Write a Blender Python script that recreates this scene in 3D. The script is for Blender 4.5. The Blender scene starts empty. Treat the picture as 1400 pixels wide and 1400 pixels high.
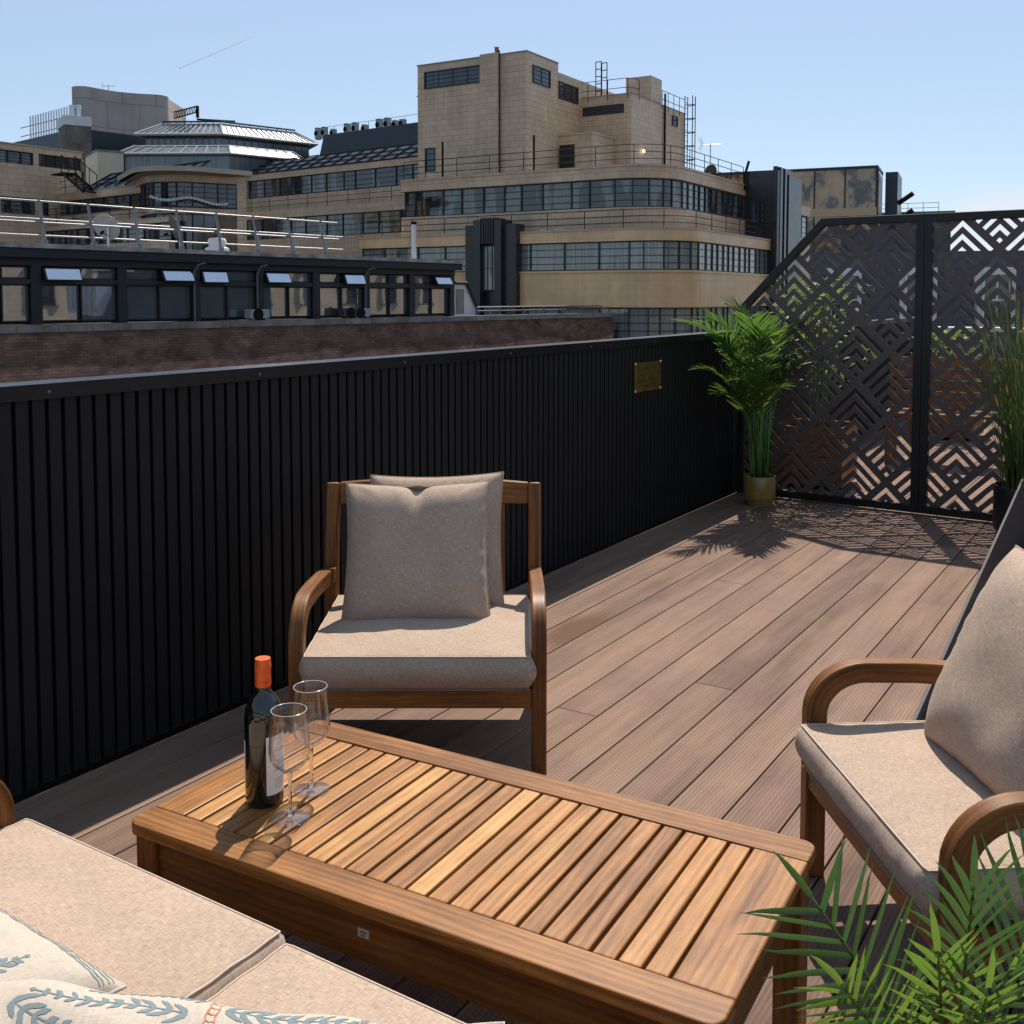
import bpy, bmesh, math, random
import numpy as np
from mathutils import Vector, Matrix, noise
random.seed(11)
scene = bpy.context.scene
COL = scene.collection
# ------------------------------------------------------------------ camera
FPX, CX, CY, HCAM = 1441.0, 700.0, 496.0, 1.36
PIT = math.atan(90.0 / FPX)
YAW = math.atan2(924.0, math.hypot(FPX, 90.0))
Rv = np.array([math.cos(YAW), math.sin(YAW), 0.0])
Fh = np.array([-math.sin(YAW), math.cos(YAW), 0.0])
Zv = np.array([0, 0, 1.0])
Fv = math.cos(PIT) * Fh - math.sin(PIT) * Zv
Uv = math.sin(PIT) * Fh + math.cos(PIT) * Zv
CAM = np.array([0.0, 0.0, HCAM])
FE = math.hypot(FPX, 90.0)


def ray(x, y):
    return (x - CX) / FPX * Rv - (y - CY) / FPX * Uv + Fv


def at(x, y, dep):            # the point seen at photo position x, y, dep metres ahead
    d = ray(x, y)
    return CAM + dep / (d @ Fh) * d


def on_z(x, y, z=0.0):
    d = ray(x, y)
    return CAM + (z - HCAM) / d[2] * d


def on_plane(x, y, P0, n):
    d = ray(x, y)
    return CAM + ((P0 - CAM) @ n) / (d @ n) * d


cd = bpy.data.cameras.new('camera')
cam = bpy.data.objects.new('camera', cd)
COL.objects.link(cam)
cam.location = CAM
cam.rotation_euler = (math.pi / 2 - PIT, 0, YAW)
cd.sensor_width = 36.0
cd.sensor_fit = 'HORIZONTAL'
cd.lens = FPX * 36.0 / 1400.0
cd.shift_x = 0.0
cd.shift_y = -(700.0 - CY) / 1400.0
cd.clip_start = 0.05
cd.clip_end = 6000
scene.camera = cam

# ------------------------------------------------------------------ mesh builder


class MB:
    def __init__(self):
        self.v, self.f, self.uv, self.mi = [], [], [], []

    def face(self, pts, uvs=None, mi=0):
        b = len(self.v)
        self.v.extend([tuple(map(float, p)) for p in pts])
        self.f.append(tuple(range(b, b + len(pts))))
        self.uv.append(uvs if uvs else [(0, 0)] * len(pts))
        self.mi.append(mi)

    def grid(self, rows, uvs=None, close_u=False, close_v=False, mi=0, flip=False):
        nr, nc = len(rows), len(rows[0])
        b = len(self.v)
        for r in rows:
            self.v.extend([tuple(map(float, p)) for p in r])
        for i in range(nr if close_u else nr - 1):
            for j in range(nc if close_v else nc - 1):
                i2, j2 = (i + 1) % nr, (j + 1) % nc
                q = (b + i * nc + j, b + i * nc + j2, b + i2 * nc + j2, b + i2 * nc + j)
                if uvs:
                    ii, jj = i + 1, j + 1
                    u = [uvs(i, j), uvs(i, jj), uvs(ii, jj), uvs(ii, j)]
                else:
                    u = [(0, 0)] * 4
                if flip:
                    q, u = q[::-1], u[::-1]
                self.f.append(q)
                self.uv.append(u)
                self.mi.append(mi)

    def box(self, x0, x1, y0, y1, z0, z1, M=None, axis=None, mi=0):
        """box with u along its long axis, so wood grain runs the right way"""
        P = [(x, y, z) for x in (x0, x1) for y in (y0, y1) for z in (z0, z1)]
        d = (x1 - x0, y1 - y0, z1 - z0)
        if axis is None:
            axis = max(range(3), key=lambda i: d[i])
        o1, o2 = [i for i in range(3) if i != axis]
        ro, rv = random.uniform(0, 50), random.uniform(0, 50)
        F = [(0, 1, 3, 2), (4, 6, 7, 5), (0, 4, 5, 1), (2, 3, 7, 6), (0, 2, 6, 4), (1, 5, 7, 3)]
        nax = [0, 0, 1, 1, 2, 2]
        for q, na in zip(F, nax):
            uv = []
            for i in q:
                p = P[i]
                if na == axis:
                    uv.append((p[o1] * .3 + ro, p[o2] + rv))
                else:
                    w = o1 if na != o1 else o2
                    uv.append((p[axis] + ro, p[w] + rv + na * .37))
            pts = [P[i] for i in q]
            if M is not None:
                pts = [M @ Vector(p) for p in pts]
            self.face(pts, uv, mi)

    def sweep(self, pts, prof, side, cap=True, mi=0, scales=None):
        """prof (a, b): a along `side`, b along side x tangent"""
        pts = [Vector(p) for p in pts]
        side = Vector(side).normalized()
        n = len(pts)
        rows, L, acc = [], [], 0
        for i, p in enumerate(pts):
            t = (pts[min(i + 1, n - 1)] - pts[max(i - 1, 0)]).normalized()
            s = (side - t * side.dot(t)).normalized()
            b = s.cross(t)
            k = scales[i] if scales else 1
            rows.append([p + s * (a * k) + b * (c * k) for a, c in prof])
            if i:
                acc += (p - pts[i - 1]).length
            L.append(acc)
        per = [0]
        for j in range(len(prof)):
            a, c = prof[j], prof[(j + 1) % len(prof)]
            per.append(per[-1] + math.hypot(a[0] - c[0], a[1] - c[1]))
        ro, rv = random.uniform(0, 50), random.uniform(0, 50)
        self.grid(rows, lambda i, j: (L[i] + ro, per[j] + rv), close_v=True, mi=mi)
        if cap:
            self.face(rows[0][::-1], [(a * .3 + ro, c + rv) for a, c in prof][::-1], mi)
            self.face(rows[-1], [(a * .3 + ro, c + rv) for a, c in prof], mi)

    def tube(self, pts, r, n=8, mi=0, scales=None):
        pts = [Vector(p) for p in pts]
        t = (pts[-1] - pts[0]).normalized()
        s = Vector((0, 0, 1)) if abs(t.z) < .9 else Vector((1, 0, 0))
        prof = [(r * math.cos(2 * math.pi * k / n), r * math.sin(2 * math.pi * k / n)) for k in range(n)]
        self.sweep(pts, prof, s, mi=mi, scales=scales)

    def lathe(self, prof, c=(0, 0, 0), n=40, mi=0, a0=0.0, a1=2 * math.pi, closed=True):
        rows = []
        m = n if closed else n + 1
        for k in range(m):
            a = a0 + (a1 - a0) * k / n
            rows.append([(c[0] + r * math.cos(a), c[1] + r * math.sin(a), c[2] + z) for r, z in prof])
        self.grid(rows, lambda i, j: (i / n, j / len(prof)), close_u=closed, mi=mi)

    def build(self, name, mat, parent=None, loc=(0, 0, 0), smooth=False, bevel=0, seg=2, world=False, weld=True, auto=None, sub=0):
        me = bpy.data.meshes.new(name)
        off = Vector((0, 0, 0))
        if world and parent is not None:
            off = wloc(parent)
        vs = [tuple(Vector(v) - off) for v in self.v] if world else self.v
        me.from_pydata(vs, [], self.f)
        uvl = me.uv_layers.new(name='UVMap')
        flat = []
        for u in self.uv:
            for q in u:
                flat.extend((float(q[0]), float(q[1])))
        uvl.data.foreach_set('uv', flat)
        mats = mat if isinstance(mat, (list, tuple)) else [mat]
        for m in mats:
            me.materials.append(m)
        if any(self.mi):
            me.polygons.foreach_set('material_index', self.mi)
        if weld:
            bm = bmesh.new()
            bm.from_mesh(me)
            bmesh.ops.remove_doubles(bm, verts=bm.verts, dist=1e-5)
            bm.to_mesh(me)
            bm.free()
        if smooth:
            me.polygons.foreach_set('use_smooth', [True] * len(me.polygons))
        if auto is not None:
            me.set_sharp_from_angle(angle=math.radians(auto))
        me.update()
        o = bpy.data.objects.new(name, me)
        COL.objects.link(o)
        o.location = loc
        if parent is not None:
            o.parent = parent
        if bevel:
            b = o.modifiers.new('bevel', 'BEVEL')
            b.width = bevel
            b.segments = seg
            b.limit_method = 'ANGLE'
            b.angle_limit = math.radians(40)
            b.harden_normals = False
        if sub:
            s = o.modifiers.new('subdiv', 'SUBSURF')
            s.levels = s.render_levels = sub
        return o


def wloc(o):
    p = Vector((0, 0, 0))
    while o is not None:
        p = p + Vector(o.location)
        o = o.parent
    return p


def tag(o, label=None, cat=None, group=None, kind=None):
    if label:
        o['label'] = label
    if cat:
        o['category'] = cat
    if group:
        o['group'] = group
    if kind:
        o['kind'] = kind
    return o


def thing(name, label, cat, loc=(0, 0, 0), rz=0.0, group=None):
    o = bpy.data.objects.new(name, None)
    o.empty_display_size = .1
    COL.objects.link(o)
    o.location = tuple(float(c) for c in loc)
    o.rotation_euler = (0, 0, rz)
    return tag(o, label, cat, group)


def copy_tree(o, parent=None):
    c = o.copy()
    COL.objects.link(c)
    c.parent = parent
    for ch in [k for k in bpy.data.objects if k.parent == o]:
        copy_tree(ch, c)
    return c


# ------------------------------------------------------------------ materials
class NT:
    def __init__(self, name):
        self.m = bpy.data.materials.new(name)
        self.m.use_nodes = True
        self.t = self.m.node_tree
        self.t.nodes.clear()
        self.out = self.t.nodes.new('ShaderNodeOutputMaterial')

    def n(self, typ, **kw):
        nd = self.t.nodes.new('ShaderNode' + typ)
        for k, v in kw.items():
            if k in nd.inputs.keys():
                self.set(nd.inputs[k], v)
            else:
                setattr(nd, k, v)
        return nd

    def set(self, sock, v):
        if isinstance(v, bpy.types.NodeSocket):
            self.t.links.new(v, sock)
        elif isinstance(v, bpy.types.Node):
            self.t.links.new(v.outputs[0], sock)
        else:
            if isinstance(v, (tuple, list)) and sock.type == 'RGBA' and len(v) == 3:
                v = (*v, 1)
            sock.default_value = v

    def inp(self, nd, idx, v):
        self.set(nd.inputs[idx], v)

    def math(self, op, a, b=None, c=None):
        nd = self.t.nodes.new('ShaderNodeMath')
        nd.operation = op
        self.inp(nd, 0, a)
        if b is not None:
            self.inp(nd, 1, b)
        if c is not None:
            self.inp(nd, 2, c)
        return nd.outputs[0]

    def mix(self, fac, a, b, mode='MIX'):
        nd = self.t.nodes.new('ShaderNodeMix')
        nd.data_type = 'RGBA'
        nd.blend_type = mode
        self.set(nd.inputs[0], fac)
        self.set(nd.inputs[6], a)
        self.set(nd.inputs[7], b)
        return nd.outputs[2]

    def ramp(self, fac, stops, interp='LINEAR'):
        nd = self.t.nodes.new('ShaderNodeValToRGB')
        nd.color_ramp.interpolation = interp
        e = nd.color_ramp.elements
        while len(e) < len(stops):
            e.new(.5)
        for k, (p, c) in enumerate(stops):
            e[k].position = p
            e[k].color = (*c, 1) if len(c) == 3 else c
        self.inp(nd, 0, fac)
        return nd.outputs[0]

    def vec(self, src, scale=(1, 1, 1), loc=(0, 0, 0), rot=(0, 0, 0)):
        nd = self.t.nodes.new('ShaderNodeMapping')
        self.set(nd.inputs[0], src)
        nd.inputs['Location'].default_value = loc
        nd.inputs['Rotation'].default_value = rot
        nd.inputs['Scale'].default_value = scale
        return nd.outputs[0]

    def coord(self, which):
        return self.t.nodes.new('ShaderNodeTexCoord').outputs[which]

    def noise(self, vec, scale, detail=4, rough=.55, dist=0):
        nd = self.t.nodes.new('ShaderNodeTexNoise')
        self.set(nd.inputs['Vector'], vec)
        nd.inputs['Scale'].default_value = scale
        nd.inputs['Detail'].default_value = detail
        nd.inputs['Roughness'].default_value = rough
        nd.inputs['Distortion'].default_value = dist
        return nd.outputs[0]

    def bump(self, h, strength=.3, dist=.002):
        nd = self.t.nodes.new('ShaderNodeBump')
        nd.inputs['Strength'].default_value = strength
        nd.inputs['Distance'].default_value = dist
        self.set(nd.inputs['Height'], h)
        return nd.outputs[0]

    def bsdf(self, **kw):
        nd = self.t.nodes.new('ShaderNodeBsdfPrincipled')
        for k, v in kw.items():
            self.set(nd.inputs[k.replace('_', ' ')], v)
        self.t.links.new(nd.outputs[0], self.out.inputs[0])
        return nd


def plain(name, col, rough=.6, metal=0, spec=.5, var=.12, scale=6, bump=0):
    t = NT(name)
    g = t.coord('Object')
    n = t.noise(g, scale, 5, .6)
    k = t.ramp(n, [(.3, tuple(c * (1 - var) for c in col)), (.7, tuple(min(1, c * (1 + var)) for c in col))])
    kw = dict(Base_Color=k, Roughness=t.math('MULTIPLY_ADD', n, .12, rough - .06), Metallic=metal, Specular_IOR_Level=spec)
    if bump:
        kw['Normal'] = t.bump(t.noise(g, scale * 12, 3), bump, .003)
    t.bsdf(**kw)
    return t.m


def wood(name, dark, mid, light, per_island=.35, rough=.45, streak=1.0):
    t = NT(name)
    uv = t.coord('UV')
    ri = t.math('FRACT', t.math('ADD', t.n('NewGeometry').outputs['Random Per Island'], t.n('ObjectInfo').outputs['Random']))
    jitter = t.n('CombineXYZ', X=t.math('MULTIPLY', ri, 31.0), Y=t.math('MULTIPLY', ri, 17.0), Z=0.0).outputs[0]
    add = t.n('VectorMath', operation='ADD')
    t.inp(add, 0, uv)
    t.inp(add, 1, jitter)
    p = add.outputs[0]
    big = t.noise(t.vec(p, (2.2, 22, 1)), 1.0, 5, .6, .6)
    fine = t.noise(t.vec(p, (14, 420, 1)), 1.0, 4, .6)
    pores = t.noise(t.vec(p, (38, 700, 1)), 1.0, 2, .5)
    wv = t.n('TexWave', wave_type='BANDS', bands_direction='Y')
    t.set(wv.inputs['Vector'], t.vec(p, (1.2, 9, 1)))
    wv.inputs['Scale'].default_value = 2.2
    wv.inputs['Distortion'].default_value = 14
    wv.inputs['Detail'].default_value = 3
    wv.inputs['Detail Scale'].default_value = .55
    f = t.math('MULTIPLY_ADD', big, .7, t.math('MULTIPLY', wv.outputs['Fac'], .10 * streak))
    f = t.math('MULTIPLY_ADD', fine, .32, t.math('SUBTRACT', f, .08))
    f = t.math('ADD', f, t.math('MULTIPLY', t.math('SUBTRACT', ri, .5), per_island))
    c = t.ramp(f, [(.22, dark), (.49, mid), (.78, light)])
    pd = t.ramp(pores, [(.33, (.55, .5, .48)), (.45, (1, 1, 1))])
    c = t.mix(.55, c, t.mix(1.0, c, pd, 'MULTIPLY'))
    blot = t.noise(t.coord('Object'), 5.5, 4, .6)
    c = t.mix(1.0, c, t.ramp(blot, [(.36, (.80, .78, .76)), (.6, (1.04, 1.03, 1.02))]), 'MULTIPLY')
    h = t.math('MULTIPLY_ADD', fine, .6, t.math('MULTIPLY', pores, .5))
    t.bsdf(Base_Color=c, Roughness=t.math('MULTIPLY_ADD', fine, .2, rough - .08), Normal=t.bump(h, .18, .0015), Specular_IOR_Level=.26)
    return t.m


def linen(name, c0, c1, scale=1.0, stain=.06):
    t = NT(name)
    uv = t.coord('UV')
    a = t.noise(t.vec(uv, (55 * scale, 560 * scale, 1)), 1.0, 3, .6)
    b = t.noise(t.vec(uv, (560 * scale, 55 * scale, 1), (7, 3, 0)), 1.0, 3, .6)
    big = t.noise(uv, 9, 3, .5)
    mid = t.noise(t.vec(uv, (1, 1, 1), (3, 9, 0)), 160 * scale, 2, .5)
    w = t.math('ADD', t.math('MULTIPLY', a, .5), t.math('MULTIPLY', b, .5))
    f = t.math('MULTIPLY_ADD', big, stain * 2, t.math('SUBTRACT', w, stain))
    f = t.math('MULTIPLY_ADD', t.math('SUBTRACT', mid, .5), .12, f)
    c = t.ramp(f, [(.30, c0), (.66, c1)])
    t.bsdf(Base_Color=c, Roughness=.92, Specular_IOR_Level=.06, Sheen_Weight=.06, Sheen_Roughness=.5, Normal=t.bump(w, .5, .0012))
    return t.m


def tiles(name, c0, c1, mortar, w=.62, h=.31, rough=.45, mort=.012, stain=.25, bumpd=.0):
    t = NT(name)
    uv = t.coord('UV')
    br = t.n('TexBrick')
    t.set(br.inputs['Vector'], uv)
    br.inputs['Scale'].default_value = 1.0
    br.inputs['Mortar Size'].default_value = mort
    br.inputs['Mortar Smooth'].default_value = .1
    br.inputs['Brick Width'].default_value = w
    br.inputs['Row Height'].default_value = h
    br.inputs['Color1'].default_value = (*c0, 1)
    br.inputs['Color2'].default_value = (*c1, 1)
    br.inputs['Mortar'].default_value = (*mortar, 1)
    n = t.noise(t.coord('Object'), .35, 6, .6)
    k = t.ramp(n, [(.3, (1 - stain,) * 3), (.7, (1 + stain * .3,) * 3)])
    n2 = t.noise(t.vec(uv, (1.5, .18, 1)), 1.0, 4, .6)
    k2 = t.ramp(n2, [(.3, (1 - stain * .7,) * 3), (.62, (1, 1, 1))])
    c = t.mix(1.0, t.mix(1.0, br.outputs['Color'], k, 'MULTIPLY'), k2, 'MULTIPLY')
    t.bsdf(Base_Color=c, Roughness=rough, Normal=t.bump(br.outputs['Fac'], -.4, .01))
    return t.m


def glazing(name, dark, curtain, amount=.45, rough=.04, scale=(1, 1, 1), spec=.9):
    """window glass over a dark room with pale curtains and blinds here and there"""
    t = NT(name)
    uv = t.coord('UV')
    ri = t.n('NewGeometry').outputs['Random Per Island']
    oi = t.n('ObjectInfo').outputs['Random']
    off = t.n('CombineXYZ', X=t.math('MULTIPLY', oi, 91.0), Y=t.math('MULTIPLY', ri, 13.0), Z=0.0).outputs[0]
    add = t.n('VectorMath', operation='ADD')
    t.inp(add, 0, uv)
    t.inp(add, 1, off)
    folds = t.noise(t.vec(add.outputs[0], (7, .15, 1)), 1.0, 3, .6)
    big = t.noise(t.vec(add.outputs[0], (1.1, .25, 1)), 1.0, 1, .5)
    m = t.ramp(big, [(.62 - amount * .5, (0, 0, 0)), (.66 - amount * .5, (1, 1, 1))])
    k = t.ramp(folds, [(.3, tuple(c * .45 for c in curtain)), (.7, curtain)])
    c = t.mix(m, dark, k)
    wob = t.noise(t.coord('Object'), .8, 2, .5)
    t.bsdf(Base_Color=c, Roughness=rough, Specular_IOR_Level=spec, Normal=t.bump(wob, .12, .03))
    return t.m

# ------------------------------------------------------------------ terrace materials
WOOD = wood('oiled_hardwood', (.060, .021, .005), (.185, .072, .018), (.34, .152, .042), .2)
WOODT = wood('table_slat_wood', (.125, .046, .012), (.34, .155, .046), (.56, .315, .115), .30, .42)
WOODR = wood('table_rim_wood', (.085, .031, .007), (.215, .087, .021), (.38, .175, .05), .18, .40, 1.6)
LINEN = linen('beige_linen', (.228, .160, .118), (.512, .402, .315))
PIPING = linen('beige_piping', (.42, .335, .26), (.62, .52, .42))
CREAM = linen('cream_cotton', (.36, .315, .26), (.53, .475, .40), .8, .04)
BLUEPRINT = linen('blue_leaf_print', (.115, .155, .17), (.215, .265, .28), .8)
REDPRINT = linen('red_stitch_print', (.36, .11, .07), (.50, .20, .13), .8)
BLACKM = plain('black_powder_coat', (.008, .008, .009), .42, 0, .4, .2, 20)
CLAD = plain('black_cladding', (.0065, .0065, .007), .6, 0, .3, .25, 3, .1)
BRASS = plain('aged_brass', (.42, .28, .085), .38, 1.0, .5, .25, 14, .05)
ENGR = plain('engraved_black', (.02, .016, .01), .6)
STEEL = plain('galvanised_steel', (.55, .57, .60), .42, .8, .5, .12, 8)
SCREW = plain('screw_dark_steel', (.16, .16, .165), .4, 1.0)


def foliage(name, c0, c1, back, rough=.4, trans=.35):
    t = NT(name)
    ri = t.n('NewGeometry').outputs['Random Per Island']
    n = t.noise(t.coord('Object'), 9, 3, .5)
    f = t.math('MULTIPLY_ADD', ri, .7, t.math('MULTIPLY', n, .3))
    c = t.ramp(f, [(.15, c0), (.85, c1)])
    uv = t.coord('UV')
    v = t.n('TexWave', wave_type='BANDS', bands_direction='X')
    t.set(v.inputs['Vector'], uv)
    v.inputs['Scale'].default_value = 1.6
    p = t.bsdf(Base_Color=c, Roughness=rough, Specular_IOR_Level=.45, Normal=t.bump(v.outputs['Fac'], .25, .001))
    tr = t.n('BsdfTranslucent')
    t.set(tr.inputs[0], t.mix(.65, c, back))
    mx = t.n('MixShader')
    mx.inputs[0].default_value = trans
    t.t.links.new(p.outputs[0], mx.inputs[1])
    t.t.links.new(tr.outputs[0], mx.inputs[2])
    t.t.links.new(mx.outputs[0], t.out.inputs[0])
    return t.m


PALMA = foliage('palm_leaf_deep', (.014, .040, .020), (.055, .115, .055), (.12, .24, .05), .27, .28)
PALMB = foliage('palm_leaf_bright', (.026, .072, .020), (.12, .215, .045), (.24, .38, .045), .28, .36)
PALMC = foliage('palm_leaf_fresh', (.018, .052, .016), (.075, .155, .040), (.17, .32, .045), .32, .38)
STEM = foliage('palm_stem_green', (.05, .14, .025), (.11, .24, .05), (.15, .3, .05), .4, .1)
REED = foliage('reed_green', (.03, .065, .018), (.12, .16, .045), (.2, .3, .06), .5, .3)
STRAW = foliage('straw_tip', (.35, .27, .10), (.55, .45, .2), (.6, .5, .2), .6, .3)
SOIL = plain('potting_soil', (.035, .025, .018), .95, 0, .1, .4, 40, .6)
POTG = plain('mustard_glaze', (.26, .165, .04), .3, 0, .6, .25, 18, .05)
POTB = plain('black_planter_plastic', (.012, .012, .012), .4)
RAKE = plain('slate_grey_metal', (.016, .0175, .023), .6, 0, .3, .15, 5, .05)


STAIN_X0 = -2.605 + .1478 * math.floor((float(on_z(800, 862)[0]) + 2.605) / .1478) + .00225


def deck_mat():
    t = NT('composite_decking')
    ob = t.coord('Object')
    geo = t.n('NewGeometry')
    ri = geo.outputs['Random Per Island']
    sx = t.n('SeparateXYZ')
    t.set(sx.inputs[0], ob)
    off = t.n('CombineXYZ', X=t.math('MULTIPLY', ri, 23.0), Y=t.math('MULTIPLY', ri, 57.0), Z=0.0).outputs[0]
    add = t.n('VectorMath', operation='ADD')
    t.inp(add, 0, ob)
    t.inp(add, 1, off)
    p = add.outputs[0]
    streak = t.noise(t.vec(p, (9, .8, 1)), 1.0, 6, .62, .4)
    fine = t.noise(t.vec(p, (120, 4, 1)), 1.0, 4, .6)
    blot = t.noise(p, 2.3, 4, .6)
    f = t.math('MULTIPLY_ADD', streak, .75, t.math('MULTIPLY', fine, .28))
    f = t.math('ADD', f, t.math('MULTIPLY', t.math('SUBTRACT', ri, .5), .20))
    c = t.ramp(f, [(.30, (.104, .068, .051)), (.52, (.205, .133, .096)), (.78, (.300, .206, .148))])
    mauve = t.ramp(blot, [(.42, (1, 1, 1)), (.66, (.86, .83, .92))])
    c = t.mix(1.0, c, mauve, 'MULTIPLY')
    # rust-brown water stains, rare
    st = t.noise(t.vec(ob, (5, .9, 1), (4.1, 1.7, 0)), 1.0, 3, .5)
    sm = t.ramp(st, [(.70, (0, 0, 0)), (.76, (1, 1, 1))])
    c = t.mix(t.math('MULTIPLY', sm, .55), c, (.17, .095, .05))
    # the damp rusty patch on one board by the armchair
    pt_ = on_z(800, 862)
    dv = t.n('VectorMath', operation='SUBTRACT')
    t.inp(dv, 0, ob)
    dv.inputs[1].default_value = (float(pt_[0]), float(pt_[1]), 0)
    ds = t.n('VectorMath', operation='MULTIPLY')
    t.inp(ds, 0, dv.outputs[0])
    ds.inputs[1].default_value = (3.0, 1.5, 0)
    dl = t.n('VectorMath', operation='LENGTH')
    t.inp(dl, 0, ds.outputs[0])
    pm = t.math('ADD', dl.outputs['Value'], t.math('MULTIPLY', fine, .5))
    sf = t.math('MULTIPLY_ADD', pm, -2.6, 2.1)
    sf = t.math('MINIMUM', t.math('MAXIMUM', sf, 0.0), .8)
    inb = t.math('MULTIPLY', t.math('GREATER_THAN', sx.outputs[0], STAIN_X0), t.math('LESS_THAN', sx.outputs[0], STAIN_X0 + .1433))
    c = t.mix(t.math('MULTIPLY', sf, inb), c, (.095, .047, .022))
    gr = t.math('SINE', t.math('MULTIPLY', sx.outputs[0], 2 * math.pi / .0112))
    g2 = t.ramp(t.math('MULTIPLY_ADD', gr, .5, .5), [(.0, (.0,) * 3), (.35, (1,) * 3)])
    groove_shade = t.mix(t.math('MULTIPLY', t.math('SUBTRACT', 1.0, g2), .38), c, (.075, .055, .046))  # grooves darkened in the board colour to stand for their self-shadow
    h = t.math('MULTIPLY_ADD', fine, .15, g2)
    t.bsdf(Base_Color=groove_shade, Roughness=t.math('MULTIPLY_ADD', streak, .2, .62), Specular_IOR_Level=.10, Normal=t.bump(h, .45, .0016))
    return t.m


DECK = deck_mat()

# ------------------------------------------------------------------ deck
WX0 = -2.63
mb = MB()
pitch, gap = .1478, .0045
k = 0
x = -2.565 - pitch * .5
rows_j = {}
forced = {6: [2.967], 8: [3.425], 5: [4.736]}
edges0 = -2.565
i = 0
xl = -2.605
while xl < 2.2:
    x0, x1 = xl + gap / 2, xl + pitch - gap / 2
    rnd = random.Random(i * 7 + 3)
    cuts = [-1.2 + rnd.uniform(-1.5, 0)]
    js = []
    xm = (x0 + x1) / 2
    if -1.68 < xm < -1.53:
        js = [2.967]
    elif -1.39 < xm < -1.22:
        js = [3.425]
    elif -1.82 < xm < -1.68:
        js = [4.736]
    elif xm < -1.3:
        js = [rnd.uniform(7, 9)]
    else:
        js = [rnd.uniform(.2, 1.0), rnd.uniform(7.2, 8.5)] if rnd.random() < .5 else [rnd.uniform(5.6, 6.4)]
    ys = [-1.6] + sorted(js) + [13.4]
    for a, b in zip(ys[:-1], ys[1:]):
        mb.box(x0, x1, a + .001, b - .001, -.024, 0, axis=1)
    xl += pitch
    i += 1
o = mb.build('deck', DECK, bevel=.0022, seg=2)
tag(o, 'grooved brown composite deck boards running along the black slatted wall', 'decking', kind='structure')
mb = MB()
mb.box(-2.62, 2.2, -1.6, 13.4, -.3, -.03)
o = mb.build('deck_base', plain('dark_underlay', (.012, .011, .011), .9))
tag(o, 'dark underlay beneath the deck boards', 'underlay', kind='structure')

# ------------------------------------------------------------------ slatted parapet wall
wall = thing('parapet_wall', 'long black slatted parapet wall along the left of the deck', 'wall', (WX0, -1.6, 0))
mb = MB()
y = -1.6
sp = .0492
while y < 13.3:
    mb.box(WX0 - .016, WX0, y, y + sp - .0125, .012, 1.085, axis=2)
    y += sp
mb.box(WX0 - .095, WX0 - .016, -1.6, 13.3, -.02, 1.085)
mb.build('slatted_cladding', CLAD, wall, world=True, bevel=.0015, seg=1)
mb = MB()
mb.box(WX0 - .105, WX0 + .012, -1.6, 13.35, 1.118, 1.124)
mb.box(WX0 + .006, WX0 + .012, -1.6, 13.35, 1.082, 1.1185)
mb.box(WX0 - .105, WX0 - .099, -1.6, 13.35, 1.06, 1.1185)
cap = mb.build('coping', plain('satin_black_coping', (.007, .008, .010), .3, 0, .28, .1, 8), wall, world=True)
for k in range(11):
    s = MB()
    yy = -.6 + k * .78
    s.lathe([(0, .003), (.004, .0025), (.0055, 0)], n=10)
    for vi, v in enumerate(s.v):
        s.v[vi] = (WX0 + .012 + v[2], yy + v[0], 1.1 + v[1])
    s.build('screw', SCREW, cap, world=True, smooth=True)

# brass plaque
pq = thing('plaque', 'small brass plaque screwed to the black slatted wall', 'plaque', (WX0 + .001, 5.572, .9))
mb = MB()
mb.box(0, .004, -.174, .174, -.084, .084)
mb.build('plate', BRASS, pq, bevel=.001)
mb = MB()
rnd = random.Random(5)
for ln, (wd, z) in enumerate([(.23, .048), (.26, .014), (.27, -.020), (.17, -.054)]):
    yy = -wd / 2
    while yy < wd / 2:
        lw = rnd.uniform(.010, .017)
        h = .0105
        for seg in range(rnd.choice([2, 3, 3])):
            kk = rnd.random()
            if kk < .55:
                ax = yy + rnd.choice([0, lw * .8])
                mb.box(.0042, .0048, ax, ax + .003, z - h, z + h)
            else:
                zz = z + rnd.choice([-h, 0, h])
                mb.box(.00425, .00485, yy, yy + lw * .85, zz - .0016, zz + .0016)
        yy += lw + .006 + (.016 if rnd.random() < .12 else 0)
mb.build('lettering', ENGR, pq)
for sy in (-1, 1):
    for sz in (-1, 1):
        s = MB()
        s.lathe([(0, .006), (.006, .0045), (.009, 0)], n=12)
        for vi, v in enumerate(s.v):
            s.v[vi] = (.004 + v[2], sy * .168 + v[0], sz * .079 + v[1])
        s.build('screw', plain('brass_screw', (.7, .55, .3), .3, 1.0), pq, smooth=True)

# ------------------------------------------------------------------ privacy screen
SA = on_z(1064, 681)
SB = on_z(1366, 716)
sdir = (SB - SA) / np.linalg.norm(SB - SA)
sang = math.atan2(sdir[1], sdir[0])
SCRM = plain('bronze_brown_screen', (.092, .074, .068), .5, .1, .35, .12, 10)
LS = .2956


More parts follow.
